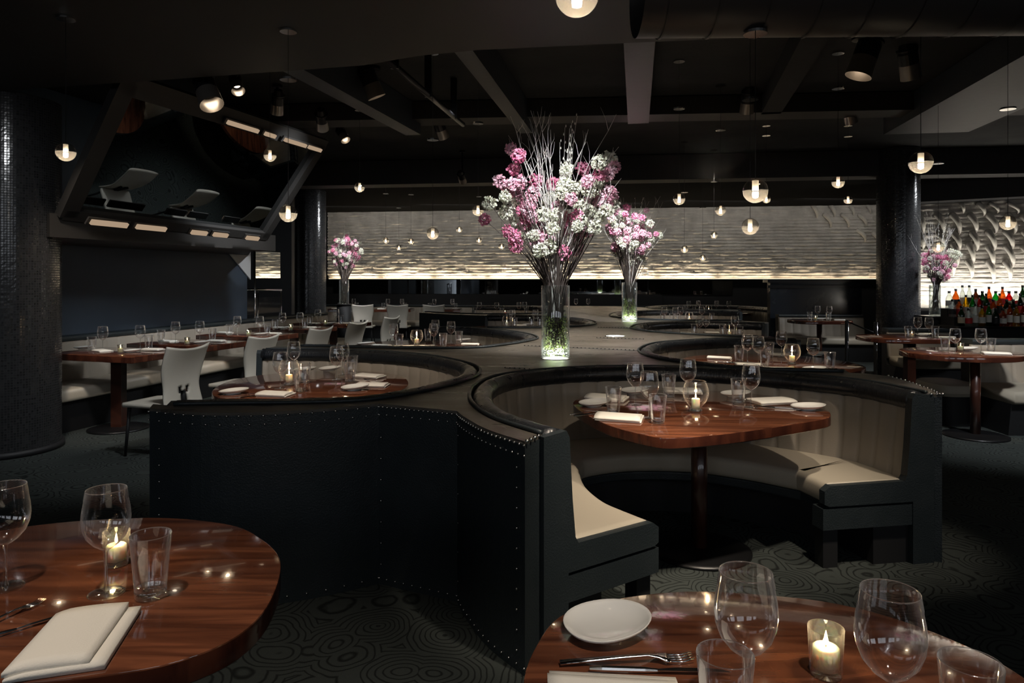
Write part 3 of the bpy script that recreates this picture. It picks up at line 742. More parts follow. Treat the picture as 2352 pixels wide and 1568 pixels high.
# right tables
for a_ in ((2194,812),(2253,812)): put('T8','g',*a_)
for a_ in ((2171,807),(2276,810)): put('T8','t',*a_)
put('T8','v',2206,807); put('T8','p',2222,804,0); put('T8','n',2288,814,1.2,1.2)
for a_ in ((2108,772),(2134,774)): put('T7','g',*a_)
for a_ in ((2086,776),(2148,776)): put('T7','t',*a_)
put('T7','v',2094,776); put('T7','p',2121,771,0); put('T7','n',2172,776,1.4)
for a_ in ((1878,733),(1905,734)): put('T6','g',*a_)
for a_ in ((1860,735),(1903,737)): put('T6','t',*a_)
put('T6','v',1873,736); put('T6','p',1884,734,0); put('T6','n',1927,736,1.4)
# left row
WT = [dict(g=[(236,804),(322,800)], t=[(211,806),(342,801)], v=[(277,812)], n=[(233,807,1.0),(350,804,1.5)], p=[(300,809,0),(190,801,0)]),
      dict(g=[(403,788),(459,786)], t=[(370,786),(488,783)], v=[(430,793)], n=[(386,785,1.2),(496,784,1.5)], p=[(462,789,0)]),
      dict(g=[(545,769),(597,769)], t=[(527,770),(614,768)], v=[(571,774)], n=[(515,765,1.2),(627,767,1.5)], p=[(598,770,0)]),
      dict(g=[(649,757),(689,756)], t=[(632,757),(700,754)], v=[(668,759)], n=[(640,753,1.2),(710,753,1.5)], p=[(652,755,0)]),
      dict(g=[(730,746),(772,745)], t=[(712,746),(783,744)], v=[(747,747)], n=[(720,743,1.2),(797,743,1.5)], p=[(756,744,0)])]
for i, d in enumerate(WT):
    for k, L_ in d.items():
        for a_ in L_: put('W%d' % i, k, *a_)
for i, (x, gl_) in enumerate(((-3.85,(-.1,.12)),(-2.75,(-.15,.18)),(-1.6,(-.2,.22)))):
    yy = 16.55-.14*(x+4.5)*.9
    for dx in gl_: put('F%d' % i,'g',(x+dx,yy-.05),None)
    put('F%d' % i,'t',(x+gl_[0]-.1,yy-.1),None); put('F%d' % i,'t',(x+gl_[1]+.08,yy-.1),None)
    put('F%d' % i,'p',(x+.3,yy-.15),None); put('F%d' % i,'n',(x-.28,yy-.15),None,1.5)

# ------------------------------------------------------------------ booths
BP = {}
def fork_t(): pass
def booth(key, pts, centre, label, ends=(1,1), back_mat='cream', cw=.135):
    sp = resample(smooth_pts(resample(catmull(pts), .05)[0], 4), .015)[0]
    ns = normals(sp, centre); BP[key] = [p.copy() for p in sp[::4]]+[sp[-1].copy()]
    r_ = root('curved_booth', (centre[0], centre[1], 0)); L = .015
    co_ = sp[::3]+([sp[-1]] if (len(sp)-1)%3 else []); nc = ns[::3]+([ns[-1]] if (len(sp)-1)%3 else [])
    # padded top roll
    rp = [(.055+.056*math.cos(2*math.pi*k/16), .822+.052*math.sin(2*math.pi*k/16)) for k in range(16)]
    def pl(i, j, o, z): 
        w_ = 1+.018*math.sin(i*1.9)+.012*math.sin(i*.7+j); return .055+(o-.055)*w_, .822+(z-.822)*w_
    sweep(co_, nc, rp, fn=pl).make('top_roll', 'roll_leather', r_, True)
    sweep(co_, nc, [(-.006+.009*math.cos(2*math.pi*k/8), .866+.009*math.sin(2*math.pi*k/8)) for k in range(8)]).make('piping', 'black_leather', r_, True)
    # channelled back
    bp = [(.04,.80),(.075,.80),(.085,.775),(.092,.70),(.100,.60),(.112,.50),(.125,.42),(.13,.38),(.04,.38)]
    def ch(i, j, o, z):
        if 1 <= j <= 7:
            s = i*L/cw; f = abs(math.sin(math.pi*s)); o += .012*(f**.28)-.008
            if j == 1: o -= .01
        return o, z
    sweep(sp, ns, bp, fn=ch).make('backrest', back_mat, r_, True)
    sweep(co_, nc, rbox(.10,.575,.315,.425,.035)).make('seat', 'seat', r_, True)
    sweep(co_, nc, rbox(.10,.545,.262,.312,.008,2)).make('seat_frame', 'black_leather', r_)
    sweep(co_, nc, [(.0,.0),(.0,.80),(.05,.80),(.05,.30),(.30,.26),(.30,.0)]).make('plinth', 'dark', r_)
    for e, idx in zip(ends, (0, -1)):
        if not e: continue
        p = co_[idx]; n = nc[idx]; t = (co_[0]-co_[1] if idx == 0 else co_[-1]-co_[-2]).normalized()
        poly = [(-.02,0),(-.02,.855),(.09,.866),(.105,.84),(.12,.60),(.135,.45),(.15,.424),(.56,.420),(.595,.395),(.595,.33),(.57,.318),(.10,.318),(.10,0)]
        def strip(poly, d0, d1, nm, mat):
            m = MB(); k = len(poly)
            for d in (d0, d1):
                for o, z in poly: m.v.append((p.x+n.x*o+t.x*d, p.y+n.y*o+t.y*d, z))
            for i in range(k): m.f.append((i,(i+1)%k,k+(i+1)%k,k+i))
            tr = tessellate_polygon([[Vector((o, z, 0)) for o, z in poly]])
            for q in tr: m.f.append(tuple(q)); m.f.append(tuple(k+i for i in reversed(q)))
            return m.make(nm, mat, r_)
        strip(poly, -.01, .035, 'end_panel', 'black_leather')
        strip([(.10,.20),(.10,.305),(.60,.305),(.60,.20)], -.06, .03, 'end_rail', 'black_leather')
        strip([(.50,0),(.50,.20),(.58,.20),(.58,0)], -.07, .0, 'leg', 'dark')
    tag(r_, label, 'booth'); return r_
R1 = [(.116,2.652),(.036,2.768),(-.081,2.959),(-.18,3.278),(-.213,3.60),(-.187,3.933),(-.069,4.252),(.208,4.495),(.651,4.65),(1.22,4.605),(1.65,4.37),(1.846,4.196),(2.02,4.017),(2.09,3.80),(2.13,3.59)]
R2 = [(2.10,4.42),(1.65,4.50),(1.437,4.62),(1.177,4.97),(1.042,5.30),(1.047,5.756),(1.246,6.27),(1.5,6.533),(2.01,6.80),(2.35,6.84),(2.75,6.78)]
R3 = [(2.48,7.04),(1.99,7.32),(1.71,7.55),(1.495,7.87),(1.425,8.35),(1.60,8.9),(1.93,9.3),(2.45,9.50),(3.0,9.35),(3.32,9.16)]
R4 = [(3.24,9.85),(2.6,9.86),(2.25,9.94),(1.83,10.2),(1.60,10.7),(1.59,11.37),(1.87,12.2),(2.45,12.75),(3.4,12.85),(4.06,12.4)]
R5 = [(4.3,13.1),(3.5,13.2),(2.9,13.6),(2.75,14.3),(3.2,15.1),(3.97,15.4),(4.75,15.1),(5.10,14.4),(5.16,13.6)]
L1 = [(-1.58,3.255),(-1.467,3.278),(-.96,3.312),(-.71,3.371),(-.536,3.55),(-.36,3.837),(-.211,4.27),(-.267,4.753),(-.608,5.30),(-1.038,5.60),(-1.5,5.76),(-2.05,5.80)]
L2 = [(-1.85,6.10),(-1.65,6.07),(-1.216,5.97),(-.82,5.92),(-.5,5.90),(-.24,5.98),(.03,6.336),(.22,6.74),(.255,7.04),(.16,7.45),(-.13,8.0),(-.45,8.32),(-.85,8.5)]
L3 = [(-.30,8.45),(-.1,8.40),(.33,8.40),(.777,8.58),(1.0,8.9),(1.13,9.35),(1.08,9.95),(.88,10.5),(.45,11.0),(.0,11.15),(-.40,11.15)]
L4 = [(-1.55,12.45),(-1.0,11.9),(-.35,11.65),(.4,11.8),(.85,12.4),(.98,13.1),(.75,14.2),(.2,14.8),(-.8,15.0)]
booth('R1', R1, (1.0,3.5), 'large cream and black leather horseshoe booth at front right')
booth('R2', R2, (2.2,5.7), 'second cream and black leather booth on the right, behind the front one')
booth('R3', R3, (2.6,8.4), 'third black and cream leather booth on the right')
booth('R4', R4, (3.1,11.3), 'fourth black leather booth on the right')
booth('R5', R5, (4.1,14.3), 'rearmost cream lined booth on the right', (0,1))
booth('L1', L1, (-1.4,4.6), 'black leather horseshoe booth at front left around the dark table')
booth('L2', L2, (-1.1,7.2), 'second black leather booth on the left')
booth('L3', L3, (-.1,9.8), 'third black leather booth on the left behind the tall vase')
booth('L4', L4, (-.4,13.4), 'fourth black leather booth on the left near the rear tables')

# leather topped divider between the booths
ZT = .857
fe = [(-1.66,3.19),(-1.38,3.090),(-1.114,3.095),(-.883,3.168),(-.633,3.312)]
fe = [tuple(p) for p in catmull(fe, sub=6)]
fb = [(-.246,3.126),(-.20,2.98),(-.096,2.744),(.047,2.54)]
fb = [tuple(p) for p in catmull(fb, sub=6)]
out = fe+fb
out += [tuple(p) for p in BP['R1']]
ro = [(2.198,3.56),(2.24,3.70),(2.29,4.0),(2.30,4.233),(2.22,4.36)]
out += ro+[tuple(p) for p in BP['R2']]+[(2.78,6.92)]+[tuple(p) for p in BP['R3']]+[(3.5,9.5)]+[tuple(p) for p in BP['R4']]+[(4.3,12.9)]+[tuple(p) for p in BP['R5'][:40]]
k5 = BP['R5'][39]
out = fe+fb+[tuple(p) for p in BP['R1']]+ro+[tuple(p) for p in BP['R2']]+[(2.78,6.92)]+[tuple(p) for p in BP['R3']]+[(3.5,9.5)]+[tuple(p) for p in BP['R4']]+[(4.2,12.9)]+[tuple(p) for p in BP['R5'] if p.y < 14.4 and p.x < 4.28][:45]+[(2.4,15.0),(1.2,15.3),(-.8,15.15)]
out += [tuple(p) for p in BP['L4'][::-1]]+[(-1.63,12.25),(-1.0,11.6),(-.45,11.25)]+[tuple(p) for p in BP['L3'][::-1]]+[(-.60,8.56),(-.86,8.58)]+[tuple(p) for p in BP['L2'][::-1]]+[(-2.08,6.12),(-2.10,5.86)]+[tuple(p) for p in BP['L1'][::-1]]+[(-1.70,3.30)]
isl = root('booth_divider', (.4,5.2,0))
slab('divider_body', out, 0.0, ZT-.012, 'black_leather', isl)
slab('divider_top', out, ZT-.012, ZT, 'top_leather', isl)
NL_ = []
def nails(path, z, sp_, r=.006, name='', mat='nail', parent=None, off=.004, vert=False, zr=None):
    if vert:
        x, y, nx, ny = path; n = int((zr[1]-zr[0])/sp_)
        for k in range(n+1): NL_.append((Vector((x+nx*off, y+ny*off, zr[0]+k*sp_)), r, mat))
    else:
        pts, _ = resample([Vector(p) for p in path], sp_)
        for i, p in enumerate(pts):
            t = (pts[min(i+1,len(pts)-1)]-pts[max(i-1,0)]).normalized(); n = Vector((t.y,-t.x))*off
            NL_.append((Vector((p.x+n.x, p.y+n.y, z)), r, mat))
def set_nails(parent):
    br = sorted([q for q in NL_ if q[2] == 'nail'], key=lambda q: q[0].length); ms = {}
    for p, r, _ in br[:100]:
        if r not in ms: ms[r] = MB().sphere((0,0,0), r, 8, 6).make('nailhead', 'nail', parent, True, ); o = ms[r]; me = o.data; me.transform(Matrix.Translation(parent.location))
        else: o = ms[r].copy(); col.objects.link(o)
        o.parent = parent; o.location = p-parent.location
    m = MB()
    for p, r, _ in br[100:]: m.sphere(p, r, 8, 6)
    m.make('nailhead', 'nail', parent, True)['kind'] = 'stuff'
    m = MB()
    for p, r, q in NL_:
        if q != 'nail': m.sphere(p, r, 8, 6)
    m.make('seam_stud', 'nail_dark', parent, True)['kind'] = 'stuff'
for seq, s0 in ((fe,.052),(fb,.030)):
    nails(seq, ZT-.014, s0, parent=isl); nails(seq, ZT-.052, s0*1.25, r=.005, parent=isl); nails(seq, .03, s0*1.6, r=.005, parent=isl)
nails([(-.633,3.312),(-.246,3.126)], ZT-.014, .026, parent=isl); nails([(-.633,3.312),(-.246,3.126)], ZT-.05, .05, r=.005, parent=isl)
nails([(-.633,3.312),(-.246,3.126)], .03, .05, r=.005, parent=isl)
nails((-1.60,3.165,-.2,-1), 0, .075, r=.005, vert=True, zr=(.08,.75), parent=isl)
nails((-.62,3.30,0,-1), 0, .10, r=.005, vert=True, zr=(.1,.75), parent=isl)
nails((-.24,3.115,0,-1), 0, .13, r=.005, vert=True, zr=(.1,.78), parent=isl)
nails((.02,2.575,-.7,-.7), 0, .075, r=.005, vert=True, zr=(.08,.76), parent=isl)
nails(ro[:4], ZT+.004, .05, r=.007, parent=isl, off=-.012)
nails([(.055,2.545),(.10,2.63)], ZT-.0, .035, r=.008, parent=isl, off=.0); nails([(2.14,3.56),(2.198,3.56)], ZT+.004, .03, r=.008, parent=isl)
for a_, b_ in (((1160,845),(1262,851)),((1205,794),(1465,805)),((1371,776),(1478,779)),((1374,752),(1447,753.5))):
    p, q = P(*a_, ZT), P(*b_, ZT); nails([(p.x,p.y),(q.x,q.y)], ZT+.002, .035, r=.006, mat='nail_dark', name='seam_studs', parent=isl, off=0)
    MB().obox(((p.x+q.x)/2,(p.y+q.y)/2,ZT+.0005), ((q.x-p.x)/2,(q.y-p.y)/2,0), (0,.012,0), (0,0,.0012)).make('seam', 'black_leather', isl)
set_nails(isl)
tag(isl, 'leather topped divider with nailhead trim winding between the booths', 'divider')
# lit discs set into the divider top
def disc(x, y, r, label):
    r_ = root('uplight', (x,y,ZT)); MB().lathe([(.0001,ZT+.002),(r,ZT+.002),(r,ZT)], 36, (x,y,0)).make('lens', 'disc', r_)
    MB().lathe([(r,ZT),(r,ZT+.0035),(r+.012,ZT+.003),(r+.014,ZT)], 36, (x,y,0)).make('rim', 'steel', r_, True); tag(r_, label, 'light'); return r_
disc(1.067,7.2,.095, 'bare lit disc in the divider top between the two vases')
disc(.324,5.19,.10, 'lit disc under the big flower vase on the divider')
disc(1.64,9.73,.10, 'lit disc under the farther flower vase on the divider')

for x, y, p_ in ((.324,5.19,3.2),(1.64,9.73,3.2)):
    l_ = lamp('AREA', (x,y,ZT+.0195), p_*.45, (x,y,3), (1,.98,.90), sx=.12, sy=.12, name='uplight_beam')
# straight upholstered benches
def bench(name, a, b, n, depth, zt, label, roll=True, start=0, top_black=None, cw=.14, two=False):
    a, b, n = Vector(a), Vector(b), Vector(n).normalized(); L = (b-a).length; k = int(L/.015); sp = [a.lerp(b, i/k) for i in range(k+1)]; ns = [n]*(k+1)
    r_ = root(name, ((a.x+b.x)/2,(a.y+b.y)/2,0))
    zb = zt-.05
    bp = [(.02,zb),(.055,zb),(.07,zb-.03),(.08,zb-.15),(.095,.50),(.11,.42),(.11,.38),(.02,.38)]
    def ch(i, j, o, z):
        if 1 <= j <= 6: o += .012*(abs(math.sin(math.pi*i*.015/cw))**.28)-.006
        return o, z
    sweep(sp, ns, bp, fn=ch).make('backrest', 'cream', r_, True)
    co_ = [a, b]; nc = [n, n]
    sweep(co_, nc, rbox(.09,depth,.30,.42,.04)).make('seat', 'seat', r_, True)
    sweep(co_, nc, [(.0,0),(.0,.296),(depth-.06,.296),(depth-.10,0)]).make('plinth', 'dark', r_)
    sweep(co_, nc, [(-.12,zt-.045),(-.12,zt),(.075,zt),(.08,zt-.02),(.07,zt-.045)]).make('ledge', 'black_leather', r_)
    sweep(co_, nc, [(-.12,0),(-.12,zt-.045),(.015,zt-.045),(.015,0)]).make('back_panel', 'dark', r_)
    tag(r_, label, 'bench'); return r_
def wl(Y, o_): return Vector((wx(Y), Y))+N*o_
bench('wall_banquette', wl(6.15,.14), wl(12.3,.14), N, .62, .86, 'long cream channel back banquette along the left wall')
bench('rear_banquette', bw(.2,.35), bw(8.4,.35), Bn, .60, .80, 'long cream banquette below the rear wall')
tag(slab('trim_13', [bw(.1,.04), bw(8.6,.04), bw(8.6,.20), bw(.1,.20)], 0, 1.06, 'dark'), 'black dado behind the rear banquette', 'dado', kind='structure')
bench('right_bench', (6.7,7.0), (4.62,7.06), (-.05,-1), .72, .84, 'cream channel back bench at the far right edge')
sb = root('bench_end', (4.38,7.0,0)); slab('seat', oval(4.38,7.02,.22,.29,e=3.2), .30, .42, 'seat', sb, bevel=.035); slab('plinth', oval(4.42,7.04,.16,.2,e=3), 0, .30, 'dark', sb)
tag(sb, 'rounded cream end seat behind the oval table pedestal', 'seat')
bench('right_bench', (5.85,9.36), (5.06,9.43), (-.05,-1), .58, .78, 'cream bench behind the oval table, before the bar')
bench('panel_bench', (6.35,12.62), (4.85,12.72), (-.05,-1), .60, .80, 'cream bench against the glossy black panel')
bp_ = root('black_panel', (5.9,13,0)); MB().box(4.8,6.5,12.95,13.1,0,1.38).make('panel', 'panel', bp_)
MB().box(4.72,6.5,12.86,13.12,1.38,1.43).make('ledge', 'black_metal', bp_); MB().box(4.74,6.48,12.9,12.95,1.28,1.33).make('moulding', 'black_metal', bp_)
tag(bp_, 'glossy black panel wall with ledge left of the right column', 'panel')
pp = root('metal_partition', (4.85,9.7,0))
for x, y in ((4.76,9.87),(4.96,9.47)): MB().tube([(x,y,0),(x,y,.86)], .012, 8).make('post', 'steel', pp, True); MB().box(x-.035,x-.012,y-.02,y+.02,0,.86).make('upright', 'dark', pp)
MB().tube([(4.76,9.87,.84),(4.96,9.47,.70)], .010, 8).make('brace', 'black_metal', pp, True)
tag(pp, 'thin steel edged partition posts between right booths and bench', 'partition')
fs_ = root('booth_shelf', (4.75,8.45,0)); 

bpy.data.objects.remove(fs_)
# ------------------------------------------------------------------ chairs
def mk_chair():
    r_ = root('dining_chair', world=False); r_['category'] = 'chair'
    # faces +x ; back at -x
    nu, nv = 20, 26; vs = []; fs = []; th = .028
    def bk(u, v):      # u -.5..5 , v 0..1
        z = .40+v*.48; x = -.215-.05*math.sin(v*math.pi*.9)*-1*.9-.09*v**1.6+.03*(4*u*u)*(v-.2)
        wdt = .44*(1-.05*math.cos(v*math.pi))*(1-.10*math.exp(-((v-.35)/.2)**2))
        return Vector((x, u*wdt, z+.03*(4*u*u)*v**3))
    keep = {}
    for s in (0, 1):
        for j in range(nv+1):
            for i in range(nu+1):
                p = bk(i/nu-.5, j/nv); p.x -= th*s*(1-.6*(2*abs(i/nu-.5))**6); vs.append(tuple(p))
    W = nu+1; T = W*(nv+1)
    def hole(i, j):
        u = (i+.5)/nu-.5; v = (j+.5)/nv
        if v < .17: return abs(u) < .085
        if v < .34: return abs(abs(u)-(v-.17)*.35-.05) < .06
        return False
    H_ = {(i,j) for i in range(nu) for j in range(nv) if hole(i,j)}
    for j in range(nv):
        for i in range(nu):
            if (i,j) in H_: continue
            a_ = j*W+i; fs.append((a_, a_+1, a_+W+1, a_+W)); fs.append((a_+T+W, a_+T+W+1, a_+T+1, a_+T))
            for di, dj, e0, e1 in ((-1,0,a_+W,a_),(1,0,a_+1,a_+W+1),(0,-1,a_,a_+1),(0,1,a_+W+1,a_+W)):
                q = (i+di, j+dj)
                if q in H_ or not (0 <= q[0] < nu and 0 <= q[1] < nv): fs.append((e1, e0, e0+T, e1+T))
    mk('backrest', vs, fs, 'chair', r_, True)
    m = MB()
    for s in (-1, 1): m.tube([(-.205,s*.015,.40),(-.19,s*.025,.50),(-.18,s*.055,.575)], [.022,.02,.016], 8)
    m.make('back_bracket', 'dark', r_, True)
    sp = rbox(-.22,.22,.405,.44,.016,3); m = MB(); n = len(sp)
    for x, sc_ in ((-.20,.94),(-.17,1),(.1,1),(.20,.97),(.235,.86)):
        for y, z in sp: m.v.append((x, y*sc_, z+(.0 if x < .2 else -.006)))
    for i in range(4):
        for j in range(n): m.f.append((i*n+j, i*n+(j+1)%n, (i+1)*n+(j+1)%n, (i+1)*n+j))
    m.f.append(tuple(reversed(range(n)))); m.f.append(tuple(4*n+j for j in range(n)))
    m.make('seat', 'chair', r_, True)
    for sx in (-1, 1):
        for sy in (-1, 1): MB().tube([(sx*.17,sy*.17,.402),(sx*.19,sy*.195,.0)], [.014,.011], 8).make('leg', 'dark', r_, True)
    return r_
CH = Proto(mk_chair); fa = math.atan2(.309,-.951)
for i, (x, y, rz, lab) in enumerate(((-2.92,5.82,fa,'pale leather chair at the nearest table of the left row'),(-2.66,6.85,fa,'pale leather chair at the second table of the left row'),
    (-2.40,7.92,fa,'pale leather chair at the third table of the left row'),(-2.22,9.0,fa,'pale leather chair at the fourth table of the left row'),(-2.0,10.2,fa,'pale leather chair at the farthest table of the left row'),
    (-3.20,15.1,1.62,'pale chair seen from behind at the rear tables, leftmost of three'),(-2.43,15.05,1.55,'pale chair seen from behind at the rear tables, middle of three'),(-1.66,15.0,1.58,'pale chair seen from behind at the rear tables, right of three'))):
    o = CH.place((x,y,0), rz); tag(o, lab, 'chair', 'pale leather dining chairs')

# ------------------------------------------------------------------ pendants
def mk_pendant():
    r_ = root('globe_pendant', world=False); r_['category'] = 'pendant light'; r = .0525
    up = [(max(r*math.sin(a), 1e-4), r*math.cos(a)) for a in [math.pi/2*k/10 for k in range(11)]]
    lo = [(max(r*math.sin(a), 1e-4), r*math.cos(a)) for a in [math.pi/2+math.pi/2*k/10 for k in range(11)]]
    MB().lathe(up[::-1], 32).make('upper_globe', 'globe_glass', r_, True)
    MB().lathe(lo[::-1], 32).make('lower_globe', 'globe_low', r_, True)
    MB().lathe([(r*.995,-.0012),(r*1.012,-.0006),(r*1.012,.0010),(r*.995,.0016)], 32).make('seam_ring', 'glass_thick', r_, True)
    ic = MB().lathe([(.0135,.044),(.0135,.0)], 16).make('inner_cup', 'frost', r_, True)
    MB().lathe([(.0001,-.004),(.0115,-.005),(.0125,-.014),(.0115,-.028),(.0001,-.033)], 14).make('lamp', 'lamp', ic, True)
    return r_
PN = Proto(mk_pendant)
plist = [(1325,-12,100),(151,349,42),(620,357,28),(662,490,40),(826,430,23),(1098,483,26),(994,536,28),(1560,457,27),(1655,483,24),(1735,438,56),(1760,457,19),(1723,520,38),(1925,418,28),(1948,459,19),(2115,373,51),(2315,511,34),(2155,567,25),
 (886,552,14),(944,554,14),(916,569,12),(1055,527,14),(1100,551,13),(1152,566,14),(1403,506,14),(1572,572,17),(1640,540,16),(1614,592,15)]
plabel = ['glass globe pendant cut by the top edge of the picture','glass globe pendant beside the left column, low','glass globe pendant in front of the right part of the tilted mirror','larger glass globe pendant above the left banquette row, before the mirror corner',
 'glass globe pendant hanging before the dark area right of the slim column','glass globe pendant just left of the tall flowers at the top edge of the brick','glass globe pendant left of the flowers hanging before the brick','glass globe pendant right of the tall flowers above the brick edge',
 'glass globe pendant at the upper brick edge, second right of the flowers','largest glass globe pendant right of the flowers, above the brick','small glass globe pendant touching the right side of the largest one','medium glass globe pendant hanging below the largest one before the brick',
 'glass globe pendant left of the right column, upper of two','small glass globe pendant left of the right column, lower of two','large glass globe pendant in front of the right mosaic column','glass globe pendant before the horns at the far right edge','glass globe pendant over the flowers beside the bar',
 'tiny globe pendant before the brick, leftmost of all','tiny globe pendant before the brick, third from the left','tiny globe pendant before the brick, second from the left and lowest of its trio','tiny globe pendant before the brick, left of the flowers and highest','tiny globe pendant before the brick under the globe left of the flowers','tiny globe pendant before the brick touching the lower left blossoms','tiny globe pendant between the two flower bunches','tiny globe pendant right of the second flowers, first of three','tiny globe pendant right of the second flowers, highest of three','tiny globe pendant right of the second flowers, lowest of all']
def soff(x, y):
    ye = np.interp(x, [e[0] for e in edge], [e[1] for e in edge]); return 2.95 if y < ye else 3.4
for (px, py, d), lab in zip(plist, plabel):
    Y = 168/d; p = Q(px, py, Y); o = PN.place(p); tag(o, lab, 'pendant light', 'glass globe pendants')
    zc = soff(p.x, p.y)
    if abs(p.y-3.0) < .2 and p.x > .55: zc = 2.516
    MB().tube([(0,0,.0525),(0,0,zc-p.z-.012)], .0016 if d > 20 else .0022, 5).make('cable', 'black_metal', o)
    MB().cyl((0,0,zc-p.z-.014), .05, .012, 20).make('canopy', 'steel', o, False)
# ------------------------------------------------------------------ spotlights
def spotfix(px, py, Y, aim, size, label, power=0, cone=34, colr=(1,.84,.66)):
    p = Q(px, py, Y); r_ = root('track_spotlight', p, False)
    d = (Vector(aim)-p).normalized(); s = size
    m = MB(); m.tube([tuple(-d*.03*s), tuple(-d*.10*s), tuple(-d*.17*s)], [.055*s,.055*s,.035*s], 20)
    m.tube([tuple(-d*.115*s), tuple(-d*.125*s)], [.061*s,.061*s], 20); m.make('housing', 'black_metal', r_, False)
    m = MB(); m.tube([tuple(-d*.035*s), tuple(d*.055*s)], [.056*s,.060*s], 20, False); m.make('snoot', 'snoot', r_, True)
    m = MB(); m.tube([tuple(-d*.028*s), tuple(-d*.025*s)], [.030*s,.030*s], 20); m.make('lens', 'lens', r_)
    zc = soff(p.x, p.y)-p.z; m = MB(); m.tube([tuple(-d*.08*s), (0,0,.12*s), (0,0,zc)], [.012*s,.012*s,.012*s], 8); m.make('yoke', 'black_metal', r_, True)
    m = MB(); m.cyl((0,0,max(zc-.03,.0)), .045*s, .028, 16); m.make('mount', 'black_metal', r_)
    tag(r_, label, 'spotlight', 'black track spotlights')
    if power: lamp('SPOT', tuple(p+d*.05*s), power, aim, colr, .04*s, cone, .7, name='spot_beam')
spotfix(480,222,5.4,(-1.3,4.6,.75),1.5,'biggest black spotlight in front of the tilted mirror',0)
spotfix(545,200,6.4,(-1.4,4.9,.75),1.0,'black spotlight right of the biggest one before the mirror',0)
spotfix(637,248,7.0,(-3.0,8.4,.75),1.1,'black spotlight at the top of the mirror, right of its middle',70,30)
spotfix(740,285,7.8,(-2.6,10.9,.75),1.2,'black spotlight by the mirror corner near the slim column',60,30)
spotfix(790,315,8.6,(-.6,7.6,.75),1.0,'small black spotlight right of the mirror corner',0)
spotfix(858,205,6.4,(-.3,6.9,.75),1.4,'black spotlight hanging left of the ceiling pipe',60,34)
spotfix(1015,305,8.2,(.0,9.9,.75),1.2,'black spotlight at the far end of the ceiling pipe',60,34)
spotfix(1062,412,10.6,(-.2,13.6,.75),1.0,'small dark spotlight low above the brick left of the flowers',60,30)
spotfix(1980,150,5.6,(2.0,5.7,.75),1.7,'biggest black spotlight at the upper right',110,40)
spotfix(2090,160,5.9,(4.3,6.8,.75),1.4,'black spotlight right of the biggest one at the upper right',110,34)
spotfix(1716,245,7.2,(2.6,8.6,.75),1.2,'black spotlight over the third right booth',70,34)
spotfix(1953,270,7.6,(4.8,8.6,.75),1.1,'small black spotlight above the globe by the right column',90,30)

# ------------------------------------------------------------------ flowers in vases
def cluster_mesh(mat, seed, n=64, name='blossom_cluster'):
    rg = random.Random(seed); m = MB()
    for k in range(n):
        z = 1-2*(k+.5)/n; a = k*2.39996; s = math.sqrt(1-z*z); d = Vector((s*math.cos(a), s*math.sin(a), z))
        d = (d+Vector([rg.uniform(-.25,.25) for _ in range(3)])).normalized()
        c = d*.040*rg.uniform(.75,1.1); t = d.cross(Vector((rg.uniform(-1,1),rg.uniform(-1,1),rg.uniform(-1,1)))).normalized(); b_ = d.cross(t)
        w_ = rg.uniform(.010,.016); l_ = rg.uniform(.012,.018); up = d*rg.uniform(.006,.014)
        m.add([c-t*w_*.4, c+b_*l_*.5-t*w_*.2+up, c+b_*l_+up*.7, c+t*w_+b_*l_*.5+up, c+t*w_*.4], [(0,1,2,3,4)])
        m.add([c*.6, c+t*l_*.8+up*.5, c+t*l_+b_*w_*.5+up, c-b_*w_], [(0,1,2,3)])
    me = bpy.data.meshes.new(name); me.from_pydata(m.v, [], m.f); me.materials.append(M[mat]); return me
CM = {k: [cluster_mesh(mt, s+i*10) for i in range(3)] for k, mt, s in (('p','pink',1),('d','deep_pink',2),('w','white_petal',3))}
CN = {'p':'pink_blossom','d':'deep_pink_blossom','w':'white_blossom'}
def vase(x, y, z, label, moss=True, hh=.54, rr=.105, mat='vase_glass'):
    r_ = root('glass_vase', (x,y,z), False)
    MB().lathe([(rr*.97,.012),(rr,.02),(rr,hh-.003),(rr-.002,hh),(rr-.005,hh-.003),(rr-.006,.02)], 48).make('cylinder', mat, r_, True)
    MB().lathe([(.0001,.001),(rr,.001),(rr,.014),(.0001,.014)], 48).make('glass_base', 'glass_thick', r_, True)
    if moss:
        rg = random.Random(5); m = MB(); m2 = MB()
        for k in range(1500):
            a = rg.uniform(0,6.283); q = (rr-.014)*math.sqrt(rg.random()); zz_ = .02+.30*rg.random()**1.1
            c = Vector((q*math.cos(a), q*math.sin(a), zz_)); t = Vector([rg.gauss(0,1) for _ in range(3)]).normalized(); b_ = t.cross(Vector((rg.random(),rg.random(),1))).normalized()
            if zz_ < .07 and rg.random() < .6: m2.add([c, c+t*.008+b_*.004, c+t*.006-b_*.006, c-t*.005+b_*.005], [(0,1,2),(0,2,3)])
            else: m.add([c, c+t*.009+b_*.003, c+t*.018, c+t*.009-b_*.003], [(0,1,2,3)])
        m.make('submerged_foliage', 'leaf', r_)['kind'] = 'stuff'; m2.make('glass_chips', 'pebble', r_)['kind'] = 'stuff'
    tag(r_, label, 'vase'); return r_
